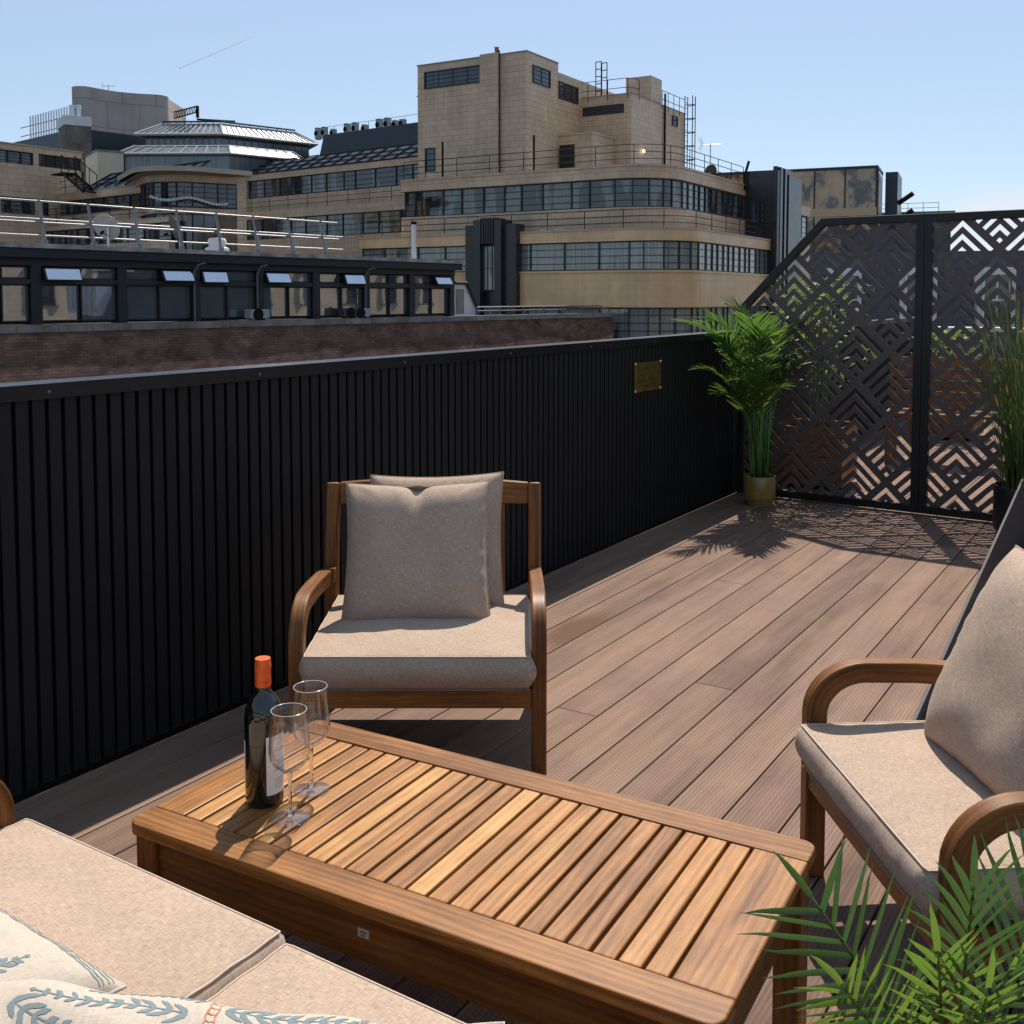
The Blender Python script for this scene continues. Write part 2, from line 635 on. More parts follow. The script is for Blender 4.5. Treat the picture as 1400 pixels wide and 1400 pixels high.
def lattice(poly, x0, x1, z0, z1):
    """chevron fretwork: square cells on their points, each with nested open chevrons, clipped to poly"""
    H2 = LS / math.sqrt(2)
    slots = [(.865, .95), (.675, .76), (.485, .57), (.295, .38), (.10, .19)]
    br = [0, .105, .19, .295, .38, .485, .57, .675, .76, .865, .95, 1.0]
    bm = bmesh.new()

    def open_(a, b):
        m, q = max(a, b), min(a, b)
        for k, (lo, hi) in enumerate(slots):
            if lo < m < hi:
                return q > .105
        return False
    cx0, cz0 = 1.642, 1.634
    for iu in range(-14, 15):
        for iv in range(-14, 15):
            if (iu + iv) % 2:
                continue
            bx, bz = cx0 + iu * H2, cz0 + iv * H2
            if bx < x0 - H2 or bx > x1 + H2 or bz < z0 - 2 * H2 or bz > z1 + .01:
                continue
            for i in range(len(br) - 1):
                for j in range(len(br) - 1):
                    a0, a1, b0, b1 = br[i], br[i + 1], br[j], br[j + 1]
                    if open_((a0 + a1) / 2, (b0 + b1) / 2):
                        continue
                    vs = []
                    for a, b in ((a0, b0), (a1, b0), (a1, b1), (a0, b1)):
                        vs.append(bm.verts.new((bx + (a - b) * H2, 0, bz + (a + b) * H2)))
                    bm.faces.new(vs)
    bmesh.ops.remove_doubles(bm, verts=bm.verts, dist=1e-5)
    n = len(poly)
    for k in range(n):
        p, q = Vector((poly[k][0], 0, poly[k][1])), Vector((poly[(k + 1) % n][0], 0, poly[(k + 1) % n][1]))
        d = q - p
        no = Vector((d.z, 0, -d.x))
        bmesh.ops.bisect_plane(bm, geom=bm.verts[:] + bm.edges[:] + bm.faces[:], plane_co=p, plane_no=no, clear_outer=True)
    bmesh.ops.dissolve_limit(bm, angle_limit=.01, verts=bm.verts, edges=bm.edges)
    bmesh.ops.triangulate(bm, faces=bm.faces)
    r = bmesh.ops.extrude_face_region(bm, geom=bm.faces[:])
    for v in r['geom']:
        if isinstance(v, bmesh.types.BMVert):
            v.co.y += .005
    bmesh.ops.recalc_face_normals(bm, faces=bm.faces)
    return bm


def bar_loop(mb, poly, w, y0, y1, inner=True):
    """a frame of bars inside a convex ccw polygon (x, z)"""
    n = len(poly)
    P = [Vector((a, b)) for a, b in poly]

    def off(k, d):
        p0, p1, p2 = P[k - 1], P[k], P[(k + 1) % n]
        d1, d2 = (p1 - p0).normalized(), (p2 - p1).normalized()
        n1, n2 = Vector((-d1.y, d1.x)), Vector((-d2.y, d2.x))
        bis = (n1 + n2)
        return p1 + bis * (d / max(.2, 1 + n1.dot(n2)))
    I = [off(k, w) for k in range(n)]
    for k in range(n):
        a, b, c, d = P[k], P[(k + 1) % n], I[(k + 1) % n], I[k]
        f = [Vector((p.x, y0, p.y)) for p in (a, b, c, d)]
        g = [Vector((p.x, y1, p.y)) for p in (a, b, c, d)]
        mb.face(f)
        mb.face(g[::-1])
        mb.face([f[1], f[0], g[0], g[1]])
        mb.face([f[3], f[2], g[2], g[3]])


def screen(name, label, poly, loc):
    t = thing(name, label, 'privacy screen', loc, sang, 'lattice privacy screens at the end of the deck')
    ins = []
    n = len(poly)
    mb = MB()
    bar_loop(mb, poly, .048, -.024, .024)
    mb.build('frame', BLACKM, t, bevel=.002, seg=1)
    c = Vector((sum(p[0] for p in poly) / n, sum(p[1] for p in poly) / n))
    P = [Vector(p) for p in poly]
    ip = []
    for k in range(n):
        p0, p1, p2 = P[k - 1], P[k], P[(k + 1) % n]
        d1, d2 = (p1 - p0).normalized(), (p2 - p1).normalized()
        n1, n2 = Vector((-d1.y, d1.x)), Vector((-d2.y, d2.x))
        ip.append(p1 + (n1 + n2) * (.044 / max(.2, 1 + n1.dot(n2))))
    xs = [p.x for p in ip]
    zs = [p.y for p in ip]
    bm = lattice([(p.x, p.y) for p in ip], min(xs), max(xs), min(zs), max(zs))
    me = bpy.data.meshes.new('lattice_panel')
    bm.to_mesh(me)
    bm.free()
    me.materials.append(SCRM)
    o = bpy.data.objects.new('lattice_panel', me)
    COL.objects.link(o)
    o.parent = t
    o.location = (0, -.005, 0)
    return t


s0 = SA - sdir * .30
screen('privacy_screen', 'dark lattice screen with one sloping top corner, beside the palm', [(.0, .012), (1.217, .012), (1.217, 1.871), (.572, 1.871), (.0, 1.285)], s0)
screen('privacy_screen', 'dark rectangular lattice screen behind the tall reeds', [(1.2175, .012), (2.40, .012), (2.40, 1.871), (1.2175, 1.871)], s0)

# ------------------------------------------------------------------ chairs and sofa


def arm_path(n=9):
    pts = [(.024, 0), (.024, .20), (.024, .388)]
    r = .100
    for k in range(1, n + 1):
        a = math.pi / 2 * k / n
        pts.append((.024 + r * 1.15 * (1 - math.cos(a)), .388 + r * math.sin(a)))
    pts += [(.26, .484), (.42, .470), (.575, .446)]
    return pts


def boxcushion(mb, x0, x1, y0, y1, z0, z1, puff=.022, r=.018, nx=60, ny=48, seed=0, wr=.004):
    """box cushion with a domed top, rounded front edge; rows of a closed sheet"""
    w, d = x1 - x0, y1 - y0
    prof = []
    def topz(u, v):
        e = (1 - abs(2 * u - 1) ** 3) * (1 - abs(2 * v - 1) ** 3)
        nz = noise.noise(Vector((u * 5 + seed, v * 5, seed * 1.7))) * wr + noise.noise(Vector((u * 16 + seed, v * 14, 3))) * wr * .35
        edge = min(u, 1 - u, v, 1 - v)
        rip = math.sin(u * 60 + seed) * math.sin(v * 47) * .0012 * math.exp(-(edge / .06) ** 2)
        return z1 - .006 + puff * e + nz * min(1, edge * 8) + rip
    rows = []
    for i in range(nx + 1):
        u = i / nx
        rows.append([(x0 + w * u, y0 + d * j / ny, topz(u, j / ny)) for j in range(ny + 1)])
    mb.grid(rows, lambda i, j: (x0 + w * i / nx, y0 + d * j / ny), flip=False)
    # sides, slightly bulged
    def ring(k):
        u = k / 10
        zz = z1 - .006 - (z1 - z0 - .012) * u
        b = .021 * math.sin(math.pi * min(1, u * 1.02)) ** .8 + .001 - .012 * u * u
        return zz, b
    loop = []
    for i in range(nx):
        loop.append((x0 + w * i / nx, y0, 0, -1))
    for j in range(ny):
        loop.append((x1, y0 + d * j / ny, 1, 0))
    for i in range(nx):
        loop.append((x1 - w * i / nx, y1, 0, 1))
    for j in range(ny):
        loop.append((x0, y1 - d * j / ny, -1, 0))
    rr = []
    for k in range(11):
        zz, b = ring(k)
        row = []
        for (px, py, nx_, ny_) in loop:
            wv = noise.noise(Vector((px * 9 + seed, py * 9, k * .25))) * .004 * (1 if 0 < k < 10 else 0)
            cr = noise.noise(Vector((px * 26 + seed, py * 26, k * .08)))
            wv += -.0055 * max(0, cr - .25) / .5 * math.sin(math.pi * k / 10) ** 1.5
            bb = (b + wv) if k else 0
            uz = topz((px - x0) / w, (py - y0) / d) if k == 0 else zz
            row.append((px + nx_ * bb, py + ny_ * bb, uz))
        rr.append(row)
    per = [0]
    for k in range(len(loop)):
        a, b = loop[k], loop[(k + 1) % len(loop)]
        per.append(per[-1] + math.hypot(a[0] - b[0], a[1] - b[1]))
    mb.grid(rr, lambda i, j: (per[j] + 3.3, rr[min(i, 10)][0][2]), close_v=True)
    mb.face([(x0, y0, z0 + .006), (x0, y1, z0 + .006), (x1, y1, z0 + .006), (x1, y0, z0 + .006)], [(0, 0), (0, d), (w, d), (w, 0)])
    return [(p[0] + p[2] * .0022, p[1] + p[3] * .0022, topz((p[0] - x0) / w, (p[1] - y0) / d) - .0002) for p in loop]


def seat_unit(name, label, cat, W, loc, rz, ncush=1, group=None, seed=1):
    t = thing(name, label, cat, loc, rz, group)
    lw, ld = .042, .052
    prof = [(-lw / 2, -ld / 2), (lw / 2, -ld / 2), (lw / 2, ld / 2 * .85), (-lw / 2, ld / 2 * .85)]
    ap = arm_path()
    for xc in (lw / 2, W - lw / 2):
        mb = MB()
        sc = [1] * len(ap)
        mb.sweep([(xc, y, z) for y, z in ap], prof, (1, 0, 0), scales=sc)
        mb.build('arm', WOOD, t, bevel=.005, seg=3, auto=50)
        mb = MB()
        pp = [(.60, 0), (.598, .2), (.60, .36), (.612, .50), (.636, .62), (.662, .735)]
        pr = [(-.021, -.028), (.021, -.028), (.021, .028), (-.021, .028)]
        mb.sweep([(xc, y, z) for y, z in pp], pr, (1, 0, 0))
        mb.build('back_post', WOOD, t, bevel=.007, seg=3, auto=50)
        mb = MB()
        mb.box(xc - .016, xc + .016, .05, .575, .225, .272)
        mb.build('side_rail', WOOD, t, bevel=.003)
    # crest rail, gently arched
    mb = MB()
    n = 14
    pts, top = [], []
    rows = []
    for k in range(n + 1):
        u = k / n
        xx = .042 + (W - .084) * u
        arch = .012 * (1 - (2 * u - 1) ** 2)
        bow = .018 * (1 - (2 * u - 1) ** 2)
        y0, y1 = .640 + bow, .666 + bow
        rows.append([(xx, y0 - .008, .668), (xx, y1 - .008, .668), (xx, y1 + .006, .737 + arch), (xx, y0 + .006, .737 + arch)])
    mb.grid(rows, lambda i, j: (i / n * W, j * .05), close_v=True)
    mb.face(rows[0][::-1])
    mb.face(rows[-1])
    mb.build('crest_rail', WOOD, t, bevel=.004, auto=40)
    ns = max(5, int(round((W - .08) / .105)))
    for k in range(ns):
        xx = .042 + (W - .084) * (k + 1) / (ns + 1)
        bow = .018 * (1 - (2 * (k + 1) / (ns + 1) - 1) ** 2)
        mb = MB()
        mb.sweep([(xx, .608, .285), (xx, .612, .48), (xx, .632 + bow * .6, .6), (xx, .646 + bow, .672)], [(-.0125, -.007), (.0125, -.007), (.0125, .007), (-.0125, .007)], (1, 0, 0))
        mb.build('back_slat', WOOD, t, bevel=.002, seg=1)
    mb = MB()
    mb.box(.042, W - .042, .006, .036, .216, .272)
    mb.build('front_rail', WOOD, t, bevel=.003)
    mb = MB()
    mb.box(.042, W - .042, .588, .612, .222, .285)
    mb.build('rear_rail', WOOD, t, bevel=.003)
    mb = MB()
    for k in range(7):
        yy = .07 + k * .078
        mb.box(.042, W - .042, yy, yy + .05, .2515, .2665)
    mb.build('seat_base', WOOD, t)
    cw = (W - .084 - .004) / ncush
    gp_ = .004 if ncush == 1 else .009
    for k in range(ncush):
        x0 = .044 + k * cw + gp_
        x1 = x0 + cw - 2 * gp_
        dz = -.014 if ncush > 1 and k == 0 else 0
        mb = MB()
        loop = boxcushion(mb, x0, x1, -.012, .585, .268, .376 + dz, .022 if ncush == 1 else .016, seed=seed + k * 3)
        c = mb.build('seat_cushion', LINEN, t, smooth=True, auto=65)
        mb = MB()
        lp = [Vector(p) for p in loop]
        m = len(lp)
        rows = []
        for q in range(m):
            tg = (lp[(q + 1) % m] - lp[q - 1]).normalized()
            s = Vector((0, 0, 1)).cross(tg).normalized()
            b = tg.cross(s)
            rows.append([lp[q] + (s * math.cos(a) + b * math.sin(a)) * .0019 for a in [2 * math.pi * z / 6 for z in range(6)]])
        mb.grid(rows, lambda i, j: (i * .02, j * .003), close_u=True, close_v=True)
        mb.build('piping', PIPING, c, smooth=True)
    return t


CH_W = .718
d1 = 2.862
c1 = CAM + Fh * d1 + Rv * (-.621 * d1 / 2.86)
seat_unit('armchair', 'wooden armchair with beige seat cushion in front of the black slatted wall', 'armchair', CH_W,
          (c1[0], c1[1], 0), YAW, group='wooden garden armchairs', seed=2)
A2 = on_z(1097, 985, .38)
B2 = on_z(1275, 1190, .38)
e2 = (B2 - A2)[:2] / np.linalg.norm((B2 - A2)[:2])
rz2 = math.atan2(e2[1], e2[0])
bk2 = np.array([-e2[1], e2[0]])
o2 = A2[:2] - e2 * .046 + bk2 * .012
seat_unit('armchair', 'wooden armchair cut off by the right edge, facing the table side-on', 'armchair', CH_W,
          (o2[0], o2[1], 0), rz2, group='wooden garden armchairs', seed=9)
SOW = 1.448
seat_unit('sofa', 'wooden two-seat garden sofa with beige cushions at the bottom left', 'sofa', SOW, (-1.877 + SOW, 1.128, 0), math.pi, 2, seed=5)

# ------------------------------------------------------------------ scatter cushions


def puff(u, v, T, seed, dent=0.0, pinch=.06):
    """front-face point of a knife-edge cushion in unit square [-1,1]^2"""
    px = u * (1 - pinch * (1 - v * v) * abs(u) ** 2)
    py = v * (1 - pinch * (1 - u * u) * abs(v) ** 2)
    e = max(0.0, (1 - u ** 4)) * max(0.0, (1 - v ** 4))
    z = T * e ** .55
    edge = 1 - max(abs(u), abs(v))
    ang = math.atan2(v, u)
    wr = noise.noise(Vector((u * 2.2 + seed, v * 2.2, seed))) * .035 * T * min(1, edge * 4)
    fold = noise.noise(Vector((ang * 7 + seed * 3, seed, edge * 1.5))) * .07 * T * math.exp(-((edge - .10) / .09) ** 2)
    z += wr * 1.6 + fold
    if dent:
        g = math.exp(-(u / .30) ** 2) * max(0, v) ** 2.2
        py -= dent * g
        z -= T * .40 * math.exp(-(u / .13) ** 2) * max(0, (v - .25) / .75) ** 1.3 * (1 if v > .25 else 0)
    return px, py, z


def scatter(name, label, loc, xa, ya, half, T, mat, seed, dent=0.0, group=None, n=72, piped=False, sag=0.0, wave=0.0):
    xa = Vector(xa).normalized()
    ya = Vector(ya)
    ya = (ya - xa * ya.dot(xa)).normalized()
    za = xa.cross(ya)
    t = thing(name, label, 'cushion', loc, 0, group)
    hx, hy = half if isinstance(half, tuple) else (half, half)
    mb = MB()

    def P(u, v, s, lift=0):
        a, b, z = puff(u, v, T, seed + (0 if s > 0 else 5), dent if s > 0 else dent * 1.0)
        if s < 0:
            z = -z
        if wave:
            b += wave * noise.noise(Vector((a * 2.3 + seed, 4.0, 0))) * max(0, v)
            z += wave * .25 * noise.noise(Vector((a * 3.1, b * 2.5, seed)))
        if sag:
            z -= sag * (1 - math.cos(a * 1.3))
        return xa * (a * hx) + ya * (b * hy) + za * (z + lift * s)
    for s in (1, -1):
        rows = []
        for i in range(n + 1):
            u = math.sin((i / n * 2 - 1) * math.pi / 2) * .35 + (i / n * 2 - 1) * .65
            row = []
            for j in range(n + 1):
                v = math.sin((j / n * 2 - 1) * math.pi / 2) * .35 + (j / n * 2 - 1) * .65
                row.append(P(u, v, s))
            rows.append(row)
        mb.grid(rows, lambda i, j: (i / n * hx * 2 + (0 if s > 0 else 1.3), j / n * hy * 2), flip=(s < 0))
    c = mb.build('cover', mat, t, smooth=True)
    mb = MB()
    prm = [(-1 + 2 * k / 40, -1) for k in range(40)] + [(1, -1 + 2 * k / 40) for k in range(40)] + [(1 - 2 * k / 40, 1) for k in range(40)] + [(-1, 1 - 2 * k / 40) for k in range(40)]
    lp = [P(u, v, 1) for u, v in prm]
    m = len(lp)
    rows = []
    for q in range(m):
        tg = (lp[(q + 1) % m] - lp[q - 1]).normalized()
        s = za.cross(tg).normalized()
        b = tg.cross(s)
        rows.append([lp[q] + (s * math.cos(a) + b * math.sin(a)) * .0026 for a in [2 * math.pi * z / 6 for z in range(6)]])
    mb.grid(rows, lambda i, j: (i * .02, j * .003), close_u=True, close_v=True)
    mb.build('seam', mat, c, smooth=True)
    return t, c, P


R3, F3 = Vector(Rv), Vector(Fh)
UP = Vector((0, 0, 1))
g1 = 'beige scatter cushions on the armchairs'


def lean(front_dir, tilt):
    """up axis of a cushion that leans back from front_dir by tilt degrees"""
    a = math.radians(tilt)
    return UP * math.cos(a) - front_dir * math.sin(a)


# chair one: faces the camera
fd = -F3
xa1 = (R3 * math.cos(math.radians(1)) + F3 * math.sin(math.radians(1)))
p = Vector(at(570, 757, d1 + .385))
scatter('scatter_cushion', 'front beige cushion with a dented top on the left armchair', p, xa1 * math.cos(.012) + UP * math.sin(.012), lean(fd, 25), .229, .078, LINEN, 1, .024, g1)
xa1b = (R3 * math.cos(math.radians(-4)) + F3 * math.sin(math.radians(-4)))
p = Vector(at(596, 740, d1 + .525))
scatter('scatter_cushion', 'beige cushion half hidden behind another on the left armchair', p, xa1b * math.cos(.035) + UP * math.sin(.035), lean(fd, 20), .222, .055, LINEN, 6, .0, g1)
# chair two
ex, ey = Vector((e2[0], e2[1], 0)), Vector((bk2[0], bk2[1], 0))
o2v = Vector((o2[0], o2[1], 0))
p = o2v + ex * .37 + ey * .34 + UP * .585
scatter('scatter_cushion', 'beige cushion leaning back in the right armchair', p, ex, lean(-ey, 25), .24, .085, LINEN, 12, .0, g1)


def sprig(mb, P, u0, v0, ang, L, n, hx, hy, leaf=.028, wid=.0042, curve=0.0, s=1, lift=.0006):
    """a printed stem of paired leaves on a cushion face; lengths in metres"""
    x, y, a = u0 * hx, v0 * hy, ang
    m = n

    def q(x, y):
        return P(max(-.985, min(.985, x / hx)), max(-.985, min(.985, y / hy)), s, lift)
    pts = []
    for k in range(m + 1):
        pts.append((x, y, a))
        x += math.cos(a) * L / m
        y += math.sin(a) * L / m
        a += curve / m
    for k in range(m):
        (xa, ya, aa), (xb, yb_, ab) = pts[k], pts[k + 1]
        wd = .0011
        na, nb = (-math.sin(aa) * wd, math.cos(aa) * wd), (-math.sin(ab) * wd, math.cos(ab) * wd)
        mb.face([q(xa + na[0], ya + na[1]), q(xa - na[0], ya - na[1]), q(xb - nb[0], yb_ - nb[1]), q(xb + nb[0], yb_ + nb[1])])
    for k in range(m + 1):
        xa, ya, aa = pts[k]
        prof = 1 - .68 * k / m
        for sd in (-1, 1):
            la = aa + sd * (.92 + .12 * math.sin(k * 3.1 + sd)) if k < m else aa + sd * .12
            ll = leaf * prof * (1 + .18 * math.sin(k * 5.1 + sd * 2))
            lw = wid * (.55 + .45 * prof)
            prev = None
            for i in range(6):
                f = i / 5
                hw = lw * math.sin(math.pi * min(1, f * .86 + .14)) * (1 + .3 * math.sin(f * 9 + k)) + .0003
                cx_ = xa + math.cos(la - sd * .25 * f) * ll * f
                cy_ = ya + math.sin(la - sd * .25 * f) * ll * f
                nx_, ny_ = -math.sin(la) * hw, math.cos(la) * hw
                cur = (q(cx_ + nx_, cy_ + ny_), q(cx_ - nx_, cy_ - ny_))
                if prev:
                    mb.face([prev[0], prev[1], cur[1], cur[0]])
                prev = cur


def stripe(mb, P, u0, v0, u1, v1, w, n=40, dash=False, s=1, lift=.0006, wob=.004):
    prev = None
    for k in range(n + 1):
        f = k / n
        u, v = u0 + (u1 - u0) * f, v0 + (v1 - v0) * f
        d = math.hypot(u1 - u0, v1 - v0)
        nu, nv = -(v1 - v0) / d, (u1 - u0) / d
        j = math.sin(k * 2.3) * wob
        hw = w * (1 + .35 * math.sin(k * 1.7))
        cur = (P(u + nu * (j + hw), v + nv * (j + hw), s, lift), P(u + nu * (j - hw), v + nv * (j - hw), s, lift))
        if prev and not (dash and k % 3 == 0):
            mb.face([prev[0], prev[1], cur[1], cur[0]])
        prev = cur


gs = 'cream leaf-print cushions on the sofa'
# flat one at the frame's left edge
pa, pb = Vector(on_z(-60, 1197, .45)), Vector(on_z(205, 1362, .45))
xa = (pb - pa)
xa.z = 0
xa.normalize()
yb = Vector((-xa.y, xa.x, 0))            # towards the table
tl = math.radians(2)
ya = yb * math.cos(tl) - UP * math.sin(tl)
cen = (pa + pb) / 2 - yb * .225 + UP * .0 - xa * .03
t, c, P = scatter('scatter_cushion', 'cream leaf-print cushion with a blue striped border at the left edge', cen, xa, ya, .225, .06, CREAM, 21, 0, gs)
for vv in (.955, .925, .89, .865):
    mb = MB()
    stripe(mb, P, -.97, vv, .97, vv, .0055, 70, False)
    mb.build('border_stripe', BLUEPRINT, c)
rr = random.Random(3)
for k in range(4):
    for q in range(4):
        mb = MB()
        sprig(mb, P, -.78 + k * .46 + rr.uniform(-.05, .05), -.8 + q * .38, rr.uniform(1.1, 2.0), .060, 4, .225, .225, .026, .0042, rr.uniform(-.6, .6))
        mb.build('leaf_print', BLUEPRINT, c)
# the near one along the sofa back
pa, pb = Vector(on_z(-40, 1330, .56)), Vector(on_z(655, 1404, .505))
xa = (pb - pa)
wid = xa.length
xa.normalize()
yb = Vector((-xa.y, xa.x, 0)).normalized()
tl = math.radians(-24)
ya = yb * math.cos(tl) - UP * math.sin(tl)
cen = (pa + pb) / 2 - ya * .235
t, c, P = scatter('scatter_cushion', 'cream leaf-print cushion with a red stitched stripe, nearest the camera', cen, xa, ya, (wid / 2 + .02, .235), .075, CREAM, 33, .0, gs, wave=.09)
rr = random.Random(8)
hw = wid / 2 + .02
H = (hw, .235)
SPR = [(.03, .88, -.06, .16, 9, .034, .0040, .10), (.03, .66, -.55, .14, 8, .032, .0040, .3), (-.10, .80, math.pi + .02, .18, 10, .026, .0036, -.2),
       (-.06, .94, math.pi - .02, .13, 11, .013, .0020, .12), (-.72, .78, -.5, .10, 5, .030, .0045, .4), (.62, .60, .55, .10, 6, .024, .0036, .2),
       (.50, .91, .0, .15, 10, .015, .0024, -.1), (-.30, .55, math.pi + .5, .12, 6, .030, .0042, .3)]
for k in range(5):
    SPR.append((-.8 + k * .38, .10, rr.uniform(.8, 1.8), .10, 5, .030, .0042, rr.uniform(-.5, .5)))
    SPR.append((-.7 + k * .36, -.70, rr.uniform(.8, 1.8), .10, 5, .030, .0042, rr.uniform(-.5, .5)))
for u_, v_, a_, L_, n_, lf_, w_, cu_ in SPR:
    mb = MB()
    sprig(mb, P, u_, v_, a_, L_, n_, *H, lf_, w_, cu_)
    mb.build('leaf_print', BLUEPRINT, c)
mb = MB()
stripe(mb, P, -.030, -.97, -.030, .97, .003, 60)
stripe(mb, P, .004, -.97, .004, .97, .003, 60)
for k in range(40):
    v = -.95 + k * .048
    stripe(mb, P, -.030, v, .004, v, .003, 4)
mb.build('stitched_stripe', REDPRINT, c)

# ------------------------------------------------------------------ coffee table
TZ = .36
TK = on_z(172, 1122, TZ)
ta = math.radians(3.35)
TL, TW = 1.175, .565
table = thing('coffee_table', 'low slatted hardwood coffee table in the middle of the seating', 'coffee table', (TK[0], TK[1], 0), ta)


def rounded_plank(mb, x0, x1, y0, y1, z0, z1, r, corners, along=0):
    """plank with chosen rounded corners: any of 'sw','se','ne','nw'"""
    P = []
    for nm, cx, cy, a0 in (('sw', x0, y0, 180), ('se', x1, y0, 270), ('ne', x1, y1, 0), ('nw', x0, y1, 90)):
        if nm in corners:
            ox = cx + (r if 'w' in nm else -r)
            oy = cy + (r if 's' in nm else -r)
            for k in range(7):
                a = math.radians(a0 + 15 * k)
                P.append((ox + r * math.cos(a), oy + r * math.sin(a)))
        else:
            P.append((cx, cy))
    ro = random.uniform(0, 40)
    uv = (lambda p: (p[0] + ro, p[1] + ro)) if along == 0 else (lambda p: (p[1] + ro, p[0] + ro))
    mb.face([(a, b, z1) for a, b in P], [uv(p) for p in P])
    mb.face([(a, b, z0) for a, b in P][::-1], [uv(p) for p in P][::-1])
    n = len(P)
    for k in range(n):
        p, q = P[k], P[(k + 1) % n]
        mb.face([(*p, z0), (*q, z0), (*q, z1), (*p, z1)], [(uv(p)[0], ro + z0), (uv(q)[0], ro + z0), (uv(q)[0], ro + z1), (uv(p)[0], ro + z1)])


th = .024
for y0, y1, cs in ((0, .069, ('sw', 'se')), (TW - .072, TW, ('nw', 'ne'))):
    mb = MB()
    rounded_plank(mb, 0, TL, y0, y1, TZ - th, TZ, .026, cs)
    mb.build('rim_plank', WOODR, table, bevel=.003, seg=2)
for x0, x1 in ((.0, .079), (TL - .099, TL)):
    mb = MB()
    mb.box(x0 + .0008, x1 - .0008, .0705, TW - .0735, TZ - th, TZ - .0006, axis=1)
    mb.build('end_plank', WOODT if x0 > .5 else WOODR, table, bevel=.003, seg=2)
ns = 23
x0, x1 = .0825, TL - .1025
pt = (x1 - x0 + .0045) / ns
for k in range(ns):
    mb = MB()
    a = x0 + k * pt
    mb.box(a, a + pt - .0062, .0715, TW - .0745, TZ - th, TZ - .001 - .0006 * ((k * 7) % 3), axis=1)
    mb.build('slat', WOODT, table, bevel=.003, seg=2)
ap = (.24, .262)
mb = MB()
mb.box(.062, TL - .062, .022, .042, TZ - .118, TZ - th)
mb.build('apron', WOOD, table, bevel=.002)
mb = MB()
mb.box(.062, TL - .062, TW - .042, TW - .022, TZ - .118, TZ - th)
mb.build('apron', WOOD, table, bevel=.002)
for xx in (.022, TL - .042):
    mb = MB()
    mb.box(xx, xx + .02, .062, TW - .062, TZ - .118, TZ - th)
    mb.build('apron', WOOD, table, bevel=.002)
for xx in (.012, TL - .064):
    for yy in (.012, TW - .064):
        mb = MB()
        mb.box(xx, xx + .052, yy, yy + .052, 0, TZ - th)
        mb.build('leg', WOOD, table, bevel=.004, seg=2)
mb = MB()
mb.box(.3, .33, .06, TW - .06, TZ - th - .022, TZ - th - .001)
mb.box(.82, .85, .06, TW - .06, TZ - th - .022, TZ - th - .001)
mb.build('cross_batten', WOOD, table)
mb = MB()
LG = Vector(on_plane(497, 1276, np.array([*Vector((TK[0], TK[1], 0)), ]) + np.array([-math.sin(ta), math.cos(ta), 0]) * .0215, np.array([-math.sin(ta), math.cos(ta), 0])))
lx = (LG - Vector((TK[0], TK[1], 0))).dot(Vector((math.cos(ta), math.sin(ta), 0)))
lz = LG.z
mb.box(lx - .0115, lx + .0115, .0205, .0218, lz - .0075, lz + .0075)
lab = mb.build('maker_plate', plain('grey_label', (.42, .40, .36), .5, 0, .5, .08, 30), table)
mb = MB()
for k in range(5):
    xx = lx - .007 + k * .0029
    mb.box(xx, xx + .0022, .0199, .0205, lz + .0012, lz + .0032)
mb.box(lx - .007, lx + .006, .0199, .0205, lz - .003, lz - .0022)
mb.box(lx - .005, lx + .004, .0199, .0205, lz - .0052, lz - .0046)
mb.build('plate_print', ENGR, lab)


# ------------------------------------------------------------------ bottle and glasses
def bottle_mats():
    t = NT('dark_bottle_glass')
    t.bsdf(Base_Color=(.004, .006, .004), Roughness=.045, Specular_IOR_Level=.75, Coat_Weight=.3, Coat_Roughness=.02)
    g = t.m
    t = NT('neck_bottle_glass')
    t.bsdf(Base_Color=(.05, .055, .012), Roughness=.05, Specular_IOR_Level=.75)
    k = t.m
    t = NT('orange_capsule_foil')
    n = t.noise(t.coord('Object'), 60, 3, .5)
    t.bsdf(Base_Color=t.ramp(n, [(.3, (.62, .085, .012)), (.7, (.78, .13, .02))]), Roughness=.38, Metallic=.25, Normal=t.bump(n, .15, .001))
    return g, k, t.m


BG, BN, BC = bottle_mats()
bp = on_z(362, 1094, TZ)
bot = thing('wine_bottle', 'dark red wine bottle with orange foil capsule standing on the table', 'bottle', (bp[0], bp[1], TZ - .0008), math.radians(0))
mb = MB()
prof = [(0, .004), (.030, 0), (.0355, .0015), (.0372, .006), (.0375, .012), (.0375, .165), (.0372, .176), (.0352, .190), (.0300, .203), (.0228, .213), (.0172, .220), (.0150, .226), (.0146, .232)]
mb.lathe(prof, n=56)
b = mb.build('bottle_body', BG, bot, smooth=True)
mb = MB()
mb.lathe([(.0147, .2245), (.0144, .232), (.0143, .240)], n=40)
mb.build('neck', BN, bot, smooth=True)
mb = MB()
mb.lathe([(.0153, .2345), (.0157, .235), (.0156, .265), (.0156, .2685), (.0162, .2695), (.0162, .276), (.0156, .277), (.0153, .2875), (.0147, .2895), (0, .2898)], n=40)
cap_ = mb.build('capsule', BC, bot, smooth=True, auto=35)


def wrap(mb, ang0, w, z, h, r, nseg=4):
    """little patch on a cylinder"""
    rows = []
    for k in range(nseg + 1):
        a = ang0 + w / r * k / nseg
        rows.append([(r * math.cos(a), r * math.sin(a), z), (r * math.cos(a), r * math.sin(a), z + h)])
    mb.grid(rows)


# label faces right of camera
cdir = math.atan2(-bp[1], -bp[0])           # towards the camera
paper = plain('label_paper', (.72, .69, .66), .7, 0, .3, .05, 30)
ink = plain('label_ink', (.10, .085, .085), .7)
redink = plain('label_red_ink', (.5, .12, .08), .7)
a0 = cdir + math.radians(6)
mb = MB()
wrap(mb, a0, .075, .026, .117, .0379, 24)
fl = mb.build('front_label', paper, bot, smooth=True)
rnd = random.Random(4)


